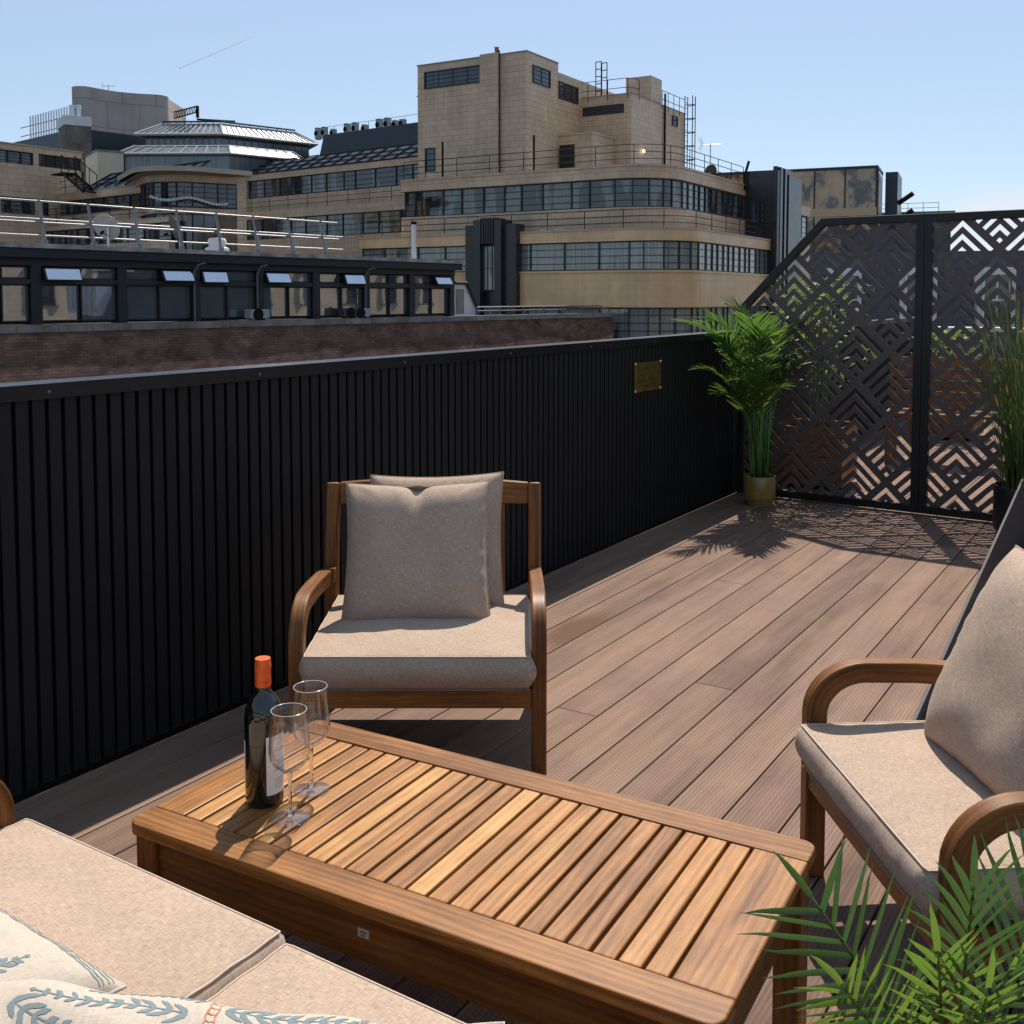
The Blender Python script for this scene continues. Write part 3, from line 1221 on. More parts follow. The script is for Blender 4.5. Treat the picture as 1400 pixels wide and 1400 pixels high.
def scribble(mb, a, w, z, r, amp, n, th):
    prev = None
    for k in range(n + 1):
        f = k / n
        aa = a + w / r * f
        zz = z + amp * (math.sin(k * 1.9 + z * 900) * .6 + math.sin(k * .83 + z * 311) * .5)
        cur = ((r * math.cos(aa), r * math.sin(aa), zz - th), (r * math.cos(aa), r * math.sin(aa), zz + th))
        if prev:
            mb.face([prev[0], cur[0], cur[1], prev[1]])
        prev = cur


mb = MB()
rl = .03815
scribble(mb, a0 + .30, .040, .113, rl, .0042, 40, .0009)
scribble(mb, a0 + .42, .030, .092, rl, .0016, 30, .0007)
scribble(mb, a0 + .42, .028, .085, rl, .0014, 30, .0007)
scribble(mb, a0 + .36, .034, .074, rl, .0018, 34, .0007)
for k in range(4):
    scribble(mb, a0 + .40 + .02 * k, .030 - .003 * k, .056 - k * .0055, rl, .0009, 36, .0004)
mb.build('label_script', ink, fl)
mb = MB()
scribble(mb, a0 + .62, .006, .126, rl, .0028, 10, .0007)
scribble(mb, a0 + .50, .018, .101, rl, .0012, 18, .0006)
mb.build('label_red_script', redink, fl)
mb = MB()
wrap(mb, cdir - math.radians(80) - .052 / .0379, .058, .045, .085, .0379, 20)
mb.build('back_label', paper, bot, smooth=True)
mb = MB()
scribble(mb, cdir - .25, .013, .2455, .0158, .0026, 26, .00045)
mb.build('capsule_script', plain('capsule_ink', (.25, .03, .008), .6), cap_)


def glass_mat():
    t = NT('clear_thin_glass')
    tr = t.n('BsdfTransparent')
    tr.inputs[0].default_value = (.97, .975, .985, 1)
    gl = t.n('BsdfGlossy')
    gl.inputs['Roughness'].default_value = .02
    lw = t.n('LayerWeight')
    lw.inputs[0].default_value = .5
    f = t.math('POWER', lw.outputs['Facing'], 2.6)
    f = t.math('MULTIPLY_ADD', f, .92, .05)
    mx = t.n('MixShader')
    t.set(mx.inputs[0], f)
    t.t.links.new(tr.outputs[0], mx.inputs[1])
    t.t.links.new(gl.outputs[0], mx.inputs[2])
    t.t.links.new(mx.outputs[0], t.out.inputs[0])
    thin = t.m
    t = NT('solid_clear_glass')
    g = t.n('BsdfGlass')
    g.inputs['IOR'].default_value = 1.5
    g.inputs['Roughness'].default_value = 0
    t.t.links.new(g.outputs[0], t.out.inputs[0])
    return thin, t.m


GTHIN, GSOLID = glass_mat()
GRIM = NT('polished_glass_rim')
GRIM.bsdf(Base_Color=(.75, .76, .80), Roughness=.12, Specular_IOR_Level=1.0, Transmission_Weight=.35)
GRIM = GRIM.m


def wine_glass(label, loc):
    t = thing('wine_glass', label, 'wine glass', loc, 0, 'wine glasses on the table')
    mb = MB()
    outer = [(.0052, .092), (.011, .0945), (.021, .1005), (.0305, .110), (.0368, .122), (.0392, .136), (.0388, .152), (.0372, .172), (.0352, .192), (.0338, .2125), (.0334, .2148)]
    inner = [(.0325, .2142), (.0338, .192), (.0358, .172), (.0374, .152), (.0378, .136), (.0354, .1228), (.0292, .1112), (.020, .1028), (.010, .0975), (0, .0962)]
    mb.lathe(outer + inner, n=64)
    mb.build('bowl', GTHIN, t, smooth=True)
    mb = MB()
    mb.lathe([(0, .0945), (.0058, .0925), (.0044, .087), (.0037, .075), (.0035, .05), (.0038, .025), (.0052, .014), (.0080, .0092), (0, .0088)], n=40)
    mb.build('stem', GSOLID, t, smooth=True)
    mb = MB()
    mb.lathe([(.0045, .0088), (.0095, .0080), (.019, .0050), (.0345, .0032), (.0366, .0022), (.0366, .0012), (.0345, .0006), (.019, .0010), (.0045, .0012)], n=56)
    mb.build('foot', GTHIN, t, smooth=True)
    mb = MB()
    mb.lathe([(  .0334 + .0006 * math.cos(k * math.pi / 4), .2148 + .0006 * math.sin(k * math.pi / 4)) for k in range(9)], n=64)
    mb.build('rim', GRIM, t, smooth=True)
    return t


ga, gb = on_z(397, 1120, TZ), on_z(426, 1080, TZ)
wine_glass('empty wine glass in front, beside the bottle label', (ga[0], ga[1], TZ))
wine_glass('empty wine glass further back, behind the other glass', (gb[0], gb[1], TZ))


# ------------------------------------------------------------------ palms and reeds
def bez(p0, p1, p2, n):
    p0, p1, p2 = Vector(p0), Vector(p1), Vector(p2)
    return [p0 * (1 - t) ** 2 + p1 * (2 * t * (1 - t)) + p2 * t * t for t in [k / n for k in range(n + 1)]]


def frond(name, parent, p0, p1, p2, L, npair, mat, stem, start=.3, width=.011, side=None, droop=.12, vee=.35, seed=0, r0=.006, ang0=62, ang1=20):
    rnd = random.Random(seed)
    pts = bez(p0, p1, p2, 16)
    mb = MB()
    mb.tube(pts, r0, 6, scales=[1 - .75 * k / 16 for k in range(17)])
    if stem is not mat:
        for k in range(len(mb.mi)):
            mb.mi[k] = 1
    tan_end = (pts[-1] - pts[-3]).normalized()
    for k in range(npair + 1):
        f = start + (1 - start) * k / npair
        x = f * 16
        i = min(15, int(x))
        p = pts[i].lerp(pts[i + 1], x - i)
        tg = (pts[i + 1] - pts[i]).normalized()
        sd = Vector(side) if side is not None else tg.cross(UP)
        sd = (sd - tg * sd.dot(tg)).normalized()
        nm = sd.cross(tg).normalized()
        if nm.z < 0 and side is None:
            nm = -nm
        g = (f - start) / (1 - start)
        ll = L * (.55 + .65 * math.sin(math.pi * min(1, .18 + g * .72))) * rnd.uniform(.88, 1.08)
        al = math.radians(ang0 + (ang1 - ang0) * g + rnd.uniform(-5, 5))
        for s in (-1, 1):
            if k == npair and s == 1:
                continue
            a_ = al if k < npair else .0
            d = (tg * math.cos(a_) + sd * (s * math.sin(a_)) + nm * (vee * math.sin(a_) + rnd.uniform(-.06, .06))).normalized()
            wv = d.cross(nm).normalized()
            tw = rnd.uniform(-.35, .35)
            wv = (wv * math.cos(tw) + nm * math.sin(tw)).normalized()
            n = 6
            rows = []
            for q in range(n + 1):
                u = q / n
                c = p + d * (ll * u) + Vector((0, 0, -droop * ll * u * u)) + wv * (s * .05 * ll * u * u * rnd.uniform(.5, 1))
                w = width * (.35 + .65 * math.sin(math.pi * min(1, (u * .80 + .20))) ** .8) * (1 - u ** 5) + .0003
                nl = wv.cross(d).normalized()
                rows.append([c - wv * w + nl * w * .35, c, c + wv * w + nl * w * .35])
            mb.grid(rows, lambda i, j: (j * .5 + .1, i / n))
    o = mb.build(name, [mat, stem], parent, smooth=True, world=True)
    return o


def pot(name, parent, c, r0, r1, h, mat, rim=.008):
    mb = MB()
    mb.lathe([(0, .002), (r0 * .96, .0), (r0, .006), (r0 * 1.01, .03), (r1 * .97, .045), (r1, .06), (r1, h - .004), (r1 - .002, h), (r1 - rim, h), (r1 - rim - .002, h - .004), (r1 - rim - .002, h - .035)], c=c, n=48)
    mb.build(name, mat, parent, world=True, smooth=True, auto=50)
    mb = MB()
    mb.lathe([(0, h - .026), (r1 - rim - .001, h - .03)], c=c, n=40)
    mb.build('soil', SOIL, parent, world=True)


# the palm in the corner
PP = on_z(1038, 690)
palm = thing('potted_palm', 'leafy palm in a mustard glazed pot in the corner by the lattice screen', 'potted palm', (PP[0], PP[1], 0), 0, 'potted palms')
pot('glazed_pot', palm, (PP[0], PP[1], 0), .086, .104, .195, POTG)
base = Vector((PP[0], PP[1], .17))
tips = [(938, 440, 6.35, .75), (985, 462, 6.55, .75), (1006, 422, 6.9, .8), (1022, 436, 6.4, .85), (1040, 452, 6.7, .85), (1052, 462, 6.5, .85), (1084, 446, 7.0, .78), (1092, 500, 6.9, .72),
        (962, 505, 6.5, .7), (1012, 520, 6.3, .75), (1066, 530, 6.5, .7), (1030, 490, 6.2, .8), (1070, 490, 7.0, .8), (1000, 480, 6.9, .8), (972, 440, 6.7, .85), (992, 540, 6.6, .7), (1050, 520, 6.9, .75)]
rnd = random.Random(2)
for k, (px, py, dp, cz) in enumerate(tips):
    tip = Vector(at(px, py, dp))
    b0 = base + Vector((rnd.uniform(-.05, .05), rnd.uniform(-.05, .05), 0))
    mid = b0.lerp(tip, .40)
    mid.z = max(b0.z + .35, tip.z * cz + .22)
    mid.x = b0.x + (tip.x - b0.x) * .18
    mid.y = b0.y + (tip.y - b0.y) * .18
    frond('frond', palm, b0, mid, tip, .185, 24, PALMB if k in (5, 10) else PALMC, STEM, start=.46, width=.0062, seed=k, droop=.14, r0=.006, vee=.3, ang0=48, ang1=16)
mb = MB()
for k in range(12):
    a = k * 2.4
    p = base + Vector((math.cos(a) * .045, math.sin(a) * .045, -.01))
    mb.tube([p, p + Vector((math.cos(a) * .01, math.sin(a) * .01, .25)), p + Vector((math.cos(a) * .03, math.sin(a) * .03, rnd.uniform(.42, .62)))], .0065, 6, scales=[1, .85, .45])
mb.build('stem', STEM, palm, world=True, smooth=True)

# the palm at the front
FP = np.array([-.275, 1.50, 0])
palm2 = thing('potted_palm', 'palm with long narrow leaflets at the lower right, close to the camera', 'potted palm', FP, 0, 'potted palms')
pot('glazed_pot', palm2, (FP[0], FP[1], 0), .10, .125, .20, POTB)
b2 = Vector((FP[0], FP[1], .17))
V = lambda x, y, d: Vector(at(x, y, d))


def pfrond(a, b, c, L, n, mat, start, width, seed, side=None, **kw):
    frond('frond', palm2, b2 + Vector((random.uniform(-.04, .04), random.uniform(-.04, .04), 0)) if a is None else V(*a), V(*b), V(*c), L, n, mat, STEM, start=start, width=width, seed=seed, side=side, **kw)


sR = R3 * .75 + UP * .6
pfrond((1262, 1452, 1.50), (1212, 1370, 1.44), (1108, 1224, 1.40), .150, 11, PALMA, .18, .0047, 1, side=(R3 * .62 + UP * .78), droop=.03, vee=.10, ang0=44, ang1=36, r0=.0042)
pfrond((1300, 1470, 1.48), (1318, 1350, 1.42), (1330, 1212, 1.36), .155, 11, PALMA, .25, .0047, 2, side=R3, droop=.12, vee=.3, ang0=42, ang1=16, r0=.0042)
pfrond((1300, 1480, 1.44), (1340, 1380, 1.34), (1420, 1270, 1.24), .150, 10, PALMB, .15, .0047, 3, side=(R3 * .7 + UP * .6), droop=.08, vee=.25, ang0=46, ang1=22, r0=.0042)
pfrond((1320, 1470, 1.5), (1380, 1360, 1.52), (1440, 1222, 1.55), .16, 11, PALMA, .2, .0047, 4, side=(R3 * .8 + UP * .5), droop=.06, vee=.15, ang0=60, ang1=34, r0=.0042)
pfrond((1255, 1480, 1.46), (1205, 1420, 1.38), (1150, 1345, 1.30), .14, 12, PALMB, .1, .0044, 5, side=(R3 * .7 + UP * .7), droop=.08, vee=.2, ang0=46, ang1=20, r0=.004)
pfrond((1290, 1500, 1.42), (1290, 1420, 1.34), (1282, 1300, 1.28), .13, 12, PALMB, .2, .0044, 7, side=R3, droop=.06, vee=.4, ang0=40, ang1=16, r0=.004)
pfrond((1330, 1500, 1.42), (1370, 1440, 1.34), (1450, 1370, 1.26), .14, 12, PALMA, .1, .0047, 8, side=(R3 * .5 + UP * .8), droop=.08, vee=.2, ang0=50, ang1=22, r0=.004)
pfrond((1310, 1520, 1.38), (1330, 1460, 1.28), (1350, 1350, 1.20), .13, 11, PALMB, .2, .0044, 11, side=R3, droop=.1, vee=.4, ang0=48, ang1=20, r0=.004)

# tall reeds by the second screen
RP = np.array([-.735, 6.52, 0])
reeds = thing('potted_reeds', 'tall grassy reeds in a black planter at the right end of the screen', 'potted reeds', RP)
pot('planter', reeds, (RP[0], RP[1], 0), .14, .165, .30, POTB)
rnd = random.Random(9)
for part, mat, cnt in (('reed_stems', REED, 420), ('dry_tips', STRAW, 0)):
    pass
mb, mt = MB(), MB()
for k in range(430):
    a, r = rnd.uniform(0, 6.28), math.sqrt(rnd.random()) * .12
    p = Vector((RP[0] + r * math.cos(a), RP[1] + r * math.sin(a), .26))
    h = rnd.choice([rnd.uniform(.5, 1.0), rnd.uniform(.8, 1.22)])
    sp = rnd.uniform(.05, .34)
    aa = a + rnd.uniform(-.7, .7)
    q = p + Vector((math.cos(aa) * sp * .25, math.sin(aa) * sp * .25, h * .55))
    e = p + Vector((math.cos(aa) * sp, math.sin(aa) * sp, h))
    pts = bez(p, q, e, 6)
    w = rnd.uniform(.0022, .0042)
    sdv = Vector((math.cos(aa + 1.5), math.sin(aa + 1.5), 0))
    rows = [[c - sdv * w * (1 - .85 * i / 6), c + sdv * w * (1 - .85 * i / 6)] for i, c in enumerate(pts)]
    mb.grid(rows, lambda i, j: (j, i / 6))
    if rnd.random() < .16:
        c = pts[-1]
        d = (pts[-1] - pts[-2]).normalized()
        mt.tube([c - d * .02, c + d * .01, c + d * .05], .0045, 5, scales=[.6, 1, .2])
mb.build('reed_blades', REED, reeds, world=True)
mt.build('seed_heads', STRAW, reeds, world=True)

# raked dark panel behind the right armchair
mb = MB()
XR = -.685
pA = on_plane(1250, 977, np.array([XR, 0, 0]), np.array([1.0, 0, 0]))
pB = on_plane(1400, 647, np.array([XR, 0, 0]), np.array([1.0, 0, 0]))
k = (pB[2] - pA[2]) / (pB[1] - pA[1])
yA = pA[1] - pA[2] / k + .02
yB = 6.72
zB = k * (yB - pA[1]) + pA[2]
pr = [(yA, .002), (yB, .002), (yB, zB)]
for xx, fl in ((XR, False), (XR + .012, True)):
    q = [(xx, a, b) for a, b in pr]
    mb.face(q if not fl else q[::-1])
for i in range(3):
    a, b = pr[i], pr[(i + 1) % 3]
    mb.face([(XR, *a), (XR, *b), (XR + .012, *b), (XR + .012, *a)][::-1])
rk = mb.build('raked_panel', RAKE, bevel=.002)
tag(rk, 'dark grey raked side panel rising behind the right armchair', 'panel')
print('rake', yA, yB, zB, 'armB', A2, B2)

# ------------------------------------------------------------------ the city behind
FAIENCE = tiles('buff_faience', (.68, .48, .31), (.59, .415, .27), (.36, .26, .175), .72, .36, .42, .014, .24)
FAIENCE2 = tiles('buff_faience_warm', (.80, .515, .27), (.76, .485, .25), (.62, .39, .205), .9, .45, .36, .008, .24)
GRANITE = plain('black_granite', (.022, .021, .024), .28, 0, .5, .25, 1.2)
DARKFR = plain('dark_window_frame', (.018, .022, .024), .45, 0, .4, .1, 2)
GREENFR = plain('dark_green_window_frame', (.014, .034, .032), .45, 0, .4, .1, 2)
GLZ1 = glazing('ribbon_glass_dark', (.018, .022, .026), (.17, .18, .18), .22)
GLZ2 = glazing('ribbon_glass_curtained', (.055, .070, .072), (.26, .28, .27), .60)
GLZ3 = glazing('tower_glass', (.015, .02, .03), (.06, .07, .09), .2)
GLZP = glazing('penthouse_glass', (.40, .42, .45), (.52, .50, .46), -.7, .02)
GLZP.node_tree.nodes['Bump'].inputs['Strength'].default_value = .05
GLZP.node_tree.nodes['Principled BSDF'].inputs['Metallic'].default_value = .88
VENTG = plain('vent_solar_glass', (.62, .66, .70), .04, 1.0, 1.0, .04, 1)
ROOFD = plain('dark_slate_roof', (.020, .026, .036), .5, 0, .4, .25, .6)
ROOFG = plain('grey_felt_roof', (.20, .195, .19), .85, 0, .2, .25, .5)
RAILB = plain('black_railing_paint', (.010, .011, .012), .75, 0, .1)
RAILW = plain('pale_grey_railing_paint', (.20, .205, .22), .45, .3, .5, .12, 4)
CONC = plain('board_marked_concrete', (.27, .225, .205), .85, 0, .2, .2, .25, .3)
BARS = plain('matt_black_glazing_bar', (.012, .014, .018), .9, 0, .05)
WHITEP = plain('off_white_paint', (.62, .63, .63), .6, 0, .3, .1, 1)
CREAMC = plain('cream_corrugated_metal', (.52, .52, .40), .55, 0, .4, .1, .6)
LANT = plain('pale_lantern_frame', (.34, .36, .38), .6)
SKYG = glazing('roof_glazing_blue', (.018, .028, .048), (.040, .058, .088), .4, .35, spec=.2)
LANTG = glazing('lantern_glass', (.14, .165, .185), (.25, .29, .30), .6, .25, spec=.3)
MIRG = plain('bronze_mirror_glass', (.10, .068, .035), .035, .85, .8, .3, .12)


def brickwall():
    t = NT('sooty_brown_brick')
    uv = t.coord('UV')
    br = t.n('TexBrick')
    t.set(br.inputs['Vector'], uv)
    br.inputs['Scale'].default_value = 1
    br.inputs['Mortar Size'].default_value = .012
    br.inputs['Brick Width'].default_value = .26
    br.inputs['Row Height'].default_value = .098
    br.inputs['Color1'].default_value = (.37, .235, .185, 1)
    br.inputs['Color2'].default_value = (.25, .16, .13, 1)
    br.inputs['Mortar'].default_value = (.18, .15, .13, 1)
    sx = t.n('SeparateXYZ')
    t.set(sx.inputs[0], uv)
    n = t.noise(t.vec(uv, (.28, .9, 1)), 1.0, 6, .65)
    # old upper courses are blackened; a repointed redder zone lies below a ragged line
    edge = t.math('ADD', sx.outputs[1], t.math('MULTIPLY_ADD', n, 1.4, -.7))
    k = t.ramp(t.math('MULTIPLY_ADD', edge, .5, 1.0), [(.42, (1.05, .92, .86)), (.50, (.50, .48, .46)), (.72, (.62, .58, .54))])
    c = t.mix(1.0, br.outputs['Color'], k, 'MULTIPLY')
    n3 = t.noise(t.vec(uv, (1.1, 1.6, 1)), 1.0, 5, .6)
    c = t.mix(1.0, c, t.ramp(n3, [(.32, (.5,) * 3), (.68, (1.25,) * 3)]), 'MULTIPLY')
    t.bsdf(Base_Color=c, Roughness=.9, Specular_IOR_Level=.15, Normal=t.bump(br.outputs['Fac'], -.5, .02))
    return t.m


BRICK = brickwall()


class Fr:
    """a building's own axes: s along its front to the right in view, t away from us, z up"""

    def __init__(self, px, dep, vpx):
        self.K = at(px, 406, dep)
        self.K[2] = 0
        a = math.atan((vpx - 700.0) / FE)
        if vpx < 700:
            self.a = math.sin(-a) * Rv - math.cos(a) * Fh
            self.n = math.cos(a) * Rv + math.sin(-a) * Fh
        else:
            self.a = math.sin(a) * Rv + math.cos(a) * Fh
            self.n = -math.cos(a) * Rv + math.sin(a) * Fh
        self.rot = Matrix(((self.a[0], self.n[0], 0, self.K[0]), (self.a[1], self.n[1], 0, self.K[1]), (0, 0, 1, 0), (0, 0, 0, 1)))

    def front(self, x, y, t=0.0):
        q = on_plane(x, y, self.K + self.n * t, self.n) - self.K
        return float(q @ self.a), float(q[2])

    def side(self, x, y, s=0.0):
        q = on_plane(x, y, self.K + self.a * s, self.a) - self.K
        return float(q @ self.n), float(q[2])

    def P(self, s, t, z):
        return self.K + self.a * s + self.n * t + Zv * z

    def box(self, mb, s0, s1, t0, t1, z0, z1, mi=0):
        P = [self.P(s, t, z) for s in (s0, s1) for t in (t0, t1) for z in (z0, z1)]
        uvs = lambda i, ax: ((t0, t1)[(i >> 1) & 1] if ax == 's' else (s0, s1)[(i >> 2) & 1], (z0, z1)[i & 1])
        for q, ax in (((0, 2, 3, 1), 's'), ((4, 5, 7, 6), 's'), ((0, 1, 5, 4), 't'), ((2, 6, 7, 3), 't')):
            mb.face([P[i] for i in q], [uvs(i, ax) for i in q], mi)
        for q in ((0, 4, 6, 2), (1, 3, 7, 5)):
            mb.face([P[i] for i in q], [((s0, s1)[(i >> 2) & 1], (t0, t1)[(i >> 1) & 1]) for i in q], mi)


def lerp2(a, b, f):
    return (a[0] + (b[0] - a[0]) * f, a[1] + (b[1] - a[1]) * f)


class Path:
    """plan polyline in a frame's (s, t); outward is to the right-hand side of travel (towards us)"""

    def __init__(self, fr, pts):
        self.fr, self.p = fr, [pts[0]]
        for q in pts[1:]:
            if math.hypot(q[0] - self.p[-1][0], q[1] - self.p[-1][1]) > 1e-4:
                self.p.append(q)
        self.L = [0]
        for a, b in zip(self.p[:-1], self.p[1:]):
            self.L.append(self.L[-1] + math.hypot(b[0] - a[0], b[1] - a[1]))

    def at(self, d):
        d = max(0, min(self.L[-1] - 1e-6, d))
        i = max(k for k in range(len(self.L) - 1) if self.L[k] <= d)
        f = (d - self.L[i]) / (self.L[i + 1] - self.L[i])
        a, b = self.p[i], self.p[i + 1]
        l = self.L[i + 1] - self.L[i]
        tx, ty = (b[0] - a[0]) / l, (b[1] - a[1]) / l
        return a[0] + (b[0] - a[0]) * f, a[1] + (b[1] - a[1]) * f, tx, ty

    def off(self, o):
        """vertices pushed outwards by o (mitred)"""
        out = []
        n = len(self.p)
        for k in range(n):
            def nr(i):
                a, b = self.p[i], self.p[i + 1]
                l = math.hypot(b[0] - a[0], b[1] - a[1])
                return ((b[1] - a[1]) / l, -(b[0] - a[0]) / l)
            if k == 0:
                m, c = nr(0), 1
            elif k == n - 1:
                m, c = nr(n - 2), 1
            else:
                m1, m2 = nr(k - 1), nr(k)
                m = (m1[0] + m2[0], m1[1] + m2[1])
                c = 1 / max(.3, 1 + m1[0] * m2[0] + m1[1] * m2[1])
            out.append((self.p[k][0] + m[0] * o * c, self.p[k][1] + m[1] * o * c))
        return out

    def strip(self, mb, z0, z1, o0, o1, mi=0):
        A, B = self.off(o0), self.off(o1)
        P = self.fr.P
        rows = []
        for k in range(len(A)):
            rows.append([P(*A[k], z0), P(*A[k], z1), P(*B[k], z1), P(*B[k], z0)])
        L = self.L
        mb.grid(rows, lambda i, j: (L[min(i, len(L) - 1)], (z0, z1, z1 + .3, z1 + .3, z0)[j] if j < 4 else z0), close_v=True, mi=mi)
        mb.face(rows[0])
        mb.face(rows[-1][::-1])


def arc(cx, cy, r, a0, a1, n=8):
    return [(cx + r * math.cos(math.radians(a0 + (a1 - a0) * k / n)), cy + r * math.sin(math.radians(a0 + (a1 - a0) * k / n))) for k in range(n + 1)]


def unit_window(path, d0, d1, z0, z1, o, parent, frm, gls, rows=4, cols=1, fw=.07, name='window'):
    """one ribbon-window unit: frame bars with its pane as a sub-part"""
    a, b = path.at(d0), path.at(d1)
    P = path.fr.P
    l = math.hypot(b[0] - a[0], b[1] - a[1])
    tx, ty = (b[0] - a[0]) / l, (b[1] - a[1]) / l
    nx, ny = ty, -tx
    mb = MB()

    def bar(u0, u1, w0, w1, dd=.05):
        q = []
        for oo in (o, o + dd):
            for (u, z) in ((u0, w0), (u1, w0), (u1, w1), (u0, w1)):
                q.append(P(a[0] + tx * u + nx * oo, a[1] + ty * u + ny * oo, z))
        for f in ((4, 5, 6, 7), (0, 4, 7, 3), (1, 2, 6, 5), (3, 7, 6, 2), (0, 1, 5, 4)):
            mb.face([q[i] for i in f])
    bar(0, fw, z0, z1, .08)
    bar(l - fw * .2, l, z0, z1, .08)
    bar(fw, l, z0, z0 + fw, .06)
    bar(fw, l, z1 - fw, z1, .06)
    for k in range(1, rows):
        z = z0 + (z1 - z0) * k / rows
        bar(fw, l, z - .02, z + .02, .04)
    for k in range(1, cols):
        u = l * k / cols
        bar(u - .022, u + .022, z0, z1, .045)
    fo = mb.build(name, frm, parent, world=True)
    g = MB()
    q = [P(a[0] + nx * (o + .01), a[1] + ny * (o + .01), z0), P(b[0] + nx * (o + .01), b[1] + ny * (o + .01), z0), P(b[0] + nx * (o + .01), b[1] + ny * (o + .01), z1), P(a[0] + nx * (o + .01), a[1] + ny * (o + .01), z1)]
    g.face(q, [(d0, z0), (d1, z0), (d1, z1), (d0, z1)])
    q2 = [p - Zv * 0 + (path.fr.n * 0) for p in q]
    g.build('pane', gls, fo, world=True)
    return fo


def ribbon(path, d0, d1, z0, z1, o, parent, frm, gls, unit=1.7, rows=4, cols=1, seed=0):
    n = max(1, int(round((d1 - d0) / unit)))
    rnd = random.Random(seed)
    cuts = [d0 + (d1 - d0) * (k + (rnd.uniform(-.18, .18) if 0 < k < n else 0)) / n for k in range(n + 1)]
    for x, y in zip(cuts[:-1], cuts[1:]):
        unit_window(path, x, y, z0, z1, o, parent, frm, gls, rows, cols)


def railing_bars(mb, path, z0, h, rails, spacing, o, w=.045, d0=0, d1=None):
    d1 = path.L[-1] if d1 is None else d1
    P = path.fr.P
    n = max(1, int(round((d1 - d0) / spacing)))
    m = max(n, int((d1 - d0) / .8))
    pts = []
    for k in range(m + 1):
        a = path.at(d0 + (d1 - d0) * k / m)
        pts.append((a[0] + a[3] * o, a[1] - a[2] * o))
    for r in rails:
        mb.tube([P(*p, z0 + h * r) for p in pts], w / 2, 5)
    for k in range(n + 1):
        a = path.at(d0 + (d1 - d0) * k / n)
        p = (a[0] + a[3] * o, a[1] - a[2] * o)
        mb.tube([P(*p, z0), P(*p, z0 + h)], w / 2, 5)


def face_windows(fr, parent, px0, px1, py0, py1, plane, off, ncol, rows, frm, gls, which='front'):
    """a punched window on a front (t=plane) or side (s=plane) wall, from its corners in the photo"""
    if which == 'front':
        s0, z1 = fr.front(px0, py0, plane)
        s1, z0 = fr.front(px1, py1, plane)
        pth = Path(fr, [(s0, plane), (s1, plane)])
    else:
        t0, z1 = fr.side(px0, py0, plane)
        t1, z0 = fr.side(px1, py1, plane)
        pth = Path(fr, [(plane, t0), (plane, t1)])
    return unit_window(pth, 0, pth.L[-1], z0, z1, off, parent, frm, gls, rows, ncol, .09)


GZ = -17.0
# ---- the big buff office block -------------------------------------------------
fr = Fr(930, 55, -1700)
z = {}
z['p2'] = fr.front(711, 318.3)[1]
z['w2t'] = fr.front(711, 333.4)[1]
z['w2b'] = fr.front(711, 371.4)[1]
z['w1t'] = fr.front(885, 420.4)[1]
z['w1b'] = fr.front(885, 464)[1]
T3 = 1.7
z['p3'] = fr.front(550, 247, T3)[1]
z['w3t'] = fr.front(550, 262.5, T3)[1]
z['w3b'] = fr.front(550, 297.5, T3)[1]
sL2 = fr.front(482, 330)[0]
sL3 = fr.front(541, 270, T3)[0]
tR2 = fr.side(1062, 340)[0]
tR3 = fr.side(1019, 270, -T3)[0]
print('main', z, sL2, sL3, tR2, tR3)
block = thing('office_block', 'buff tiled office block with rounded corner, ribbon windows and a stepped tower', 'office building', fr.P(0, 0, GZ))


def rounded(s0, t0, s1, t1, r0, r1, back=9):
    """plan: from behind the left end, round it, along the front, round the corner, up the right side"""
    p = [(s0, t0 + back)] + arc(s0 + r0, t0 + r0, r0, 180, 270, 6) + arc(s1 - r1, t0 + r1, r1, 270, 360, 10) + [(s1, t1)]
    return Path(fr, p)


P2 = rounded(sL2, 0, 0, tR2, .9, 3.0)
P3 = rounded(sL3, T3, -T3, tR3, .8, 3.0)
mb = MB()
P2.strip(mb, GZ, z['w1b'], 0, -.4)
P2.strip(mb, z['w1t'], z['w2b'], 0, -.4)
P2.strip(mb, z['w2t'], z['p2'], 0, -.4)
P2.strip(mb, z['w2b'] - .12, z['w2b'], .06, 0)
P2.strip(mb, z['w1t'] + .0, z['w1t'] + .10, .05, 0)
mb.build('lower_wall', FAIENCE2, block, world=True)
mb = MB()
zd = z['p2'] - .55
P3.strip(mb, zd, z['w3b'], 0, -.4)
P3.strip(mb, z['w3t'], z['p3'], 0, -.4)
P3.strip(mb, z['p3'] - .06, z['p3'] + .05, .07, -.42)
P2.strip(mb, z['p2'] - .02, z['p2'] + .07, .06, -.42)
mb.build('upper_wall', FAIENCE, block, world=True)
mb = MB()
for pth, o, za, zb in ((P2, -.42, z['w1b'] - .3, z['p2'] - .5), (P3, -.42, zd, z['p3'] - .35)):
    for zz in (za, zb):
        mb.face([fr.P(*q, zz) for q in pth.off(o)])
mb.build('flat_roof', ROOFG, block, world=True)
mb = MB()
P2.strip(mb, GZ, z['p2'] - .6, -.41, -.6)
P3.strip(mb, zd, z['p3'] - .4, -.41, -.6)
mb.build('inner_wall', plain('dark_interior', (.01, .011, .012), .9), block, world=True)
d0 = 9.2
def corner_d(pth, tR, tbase):
    return pth.L[-1] - (tR - 3.0 - tbase) - 3.0 * math.pi / 2


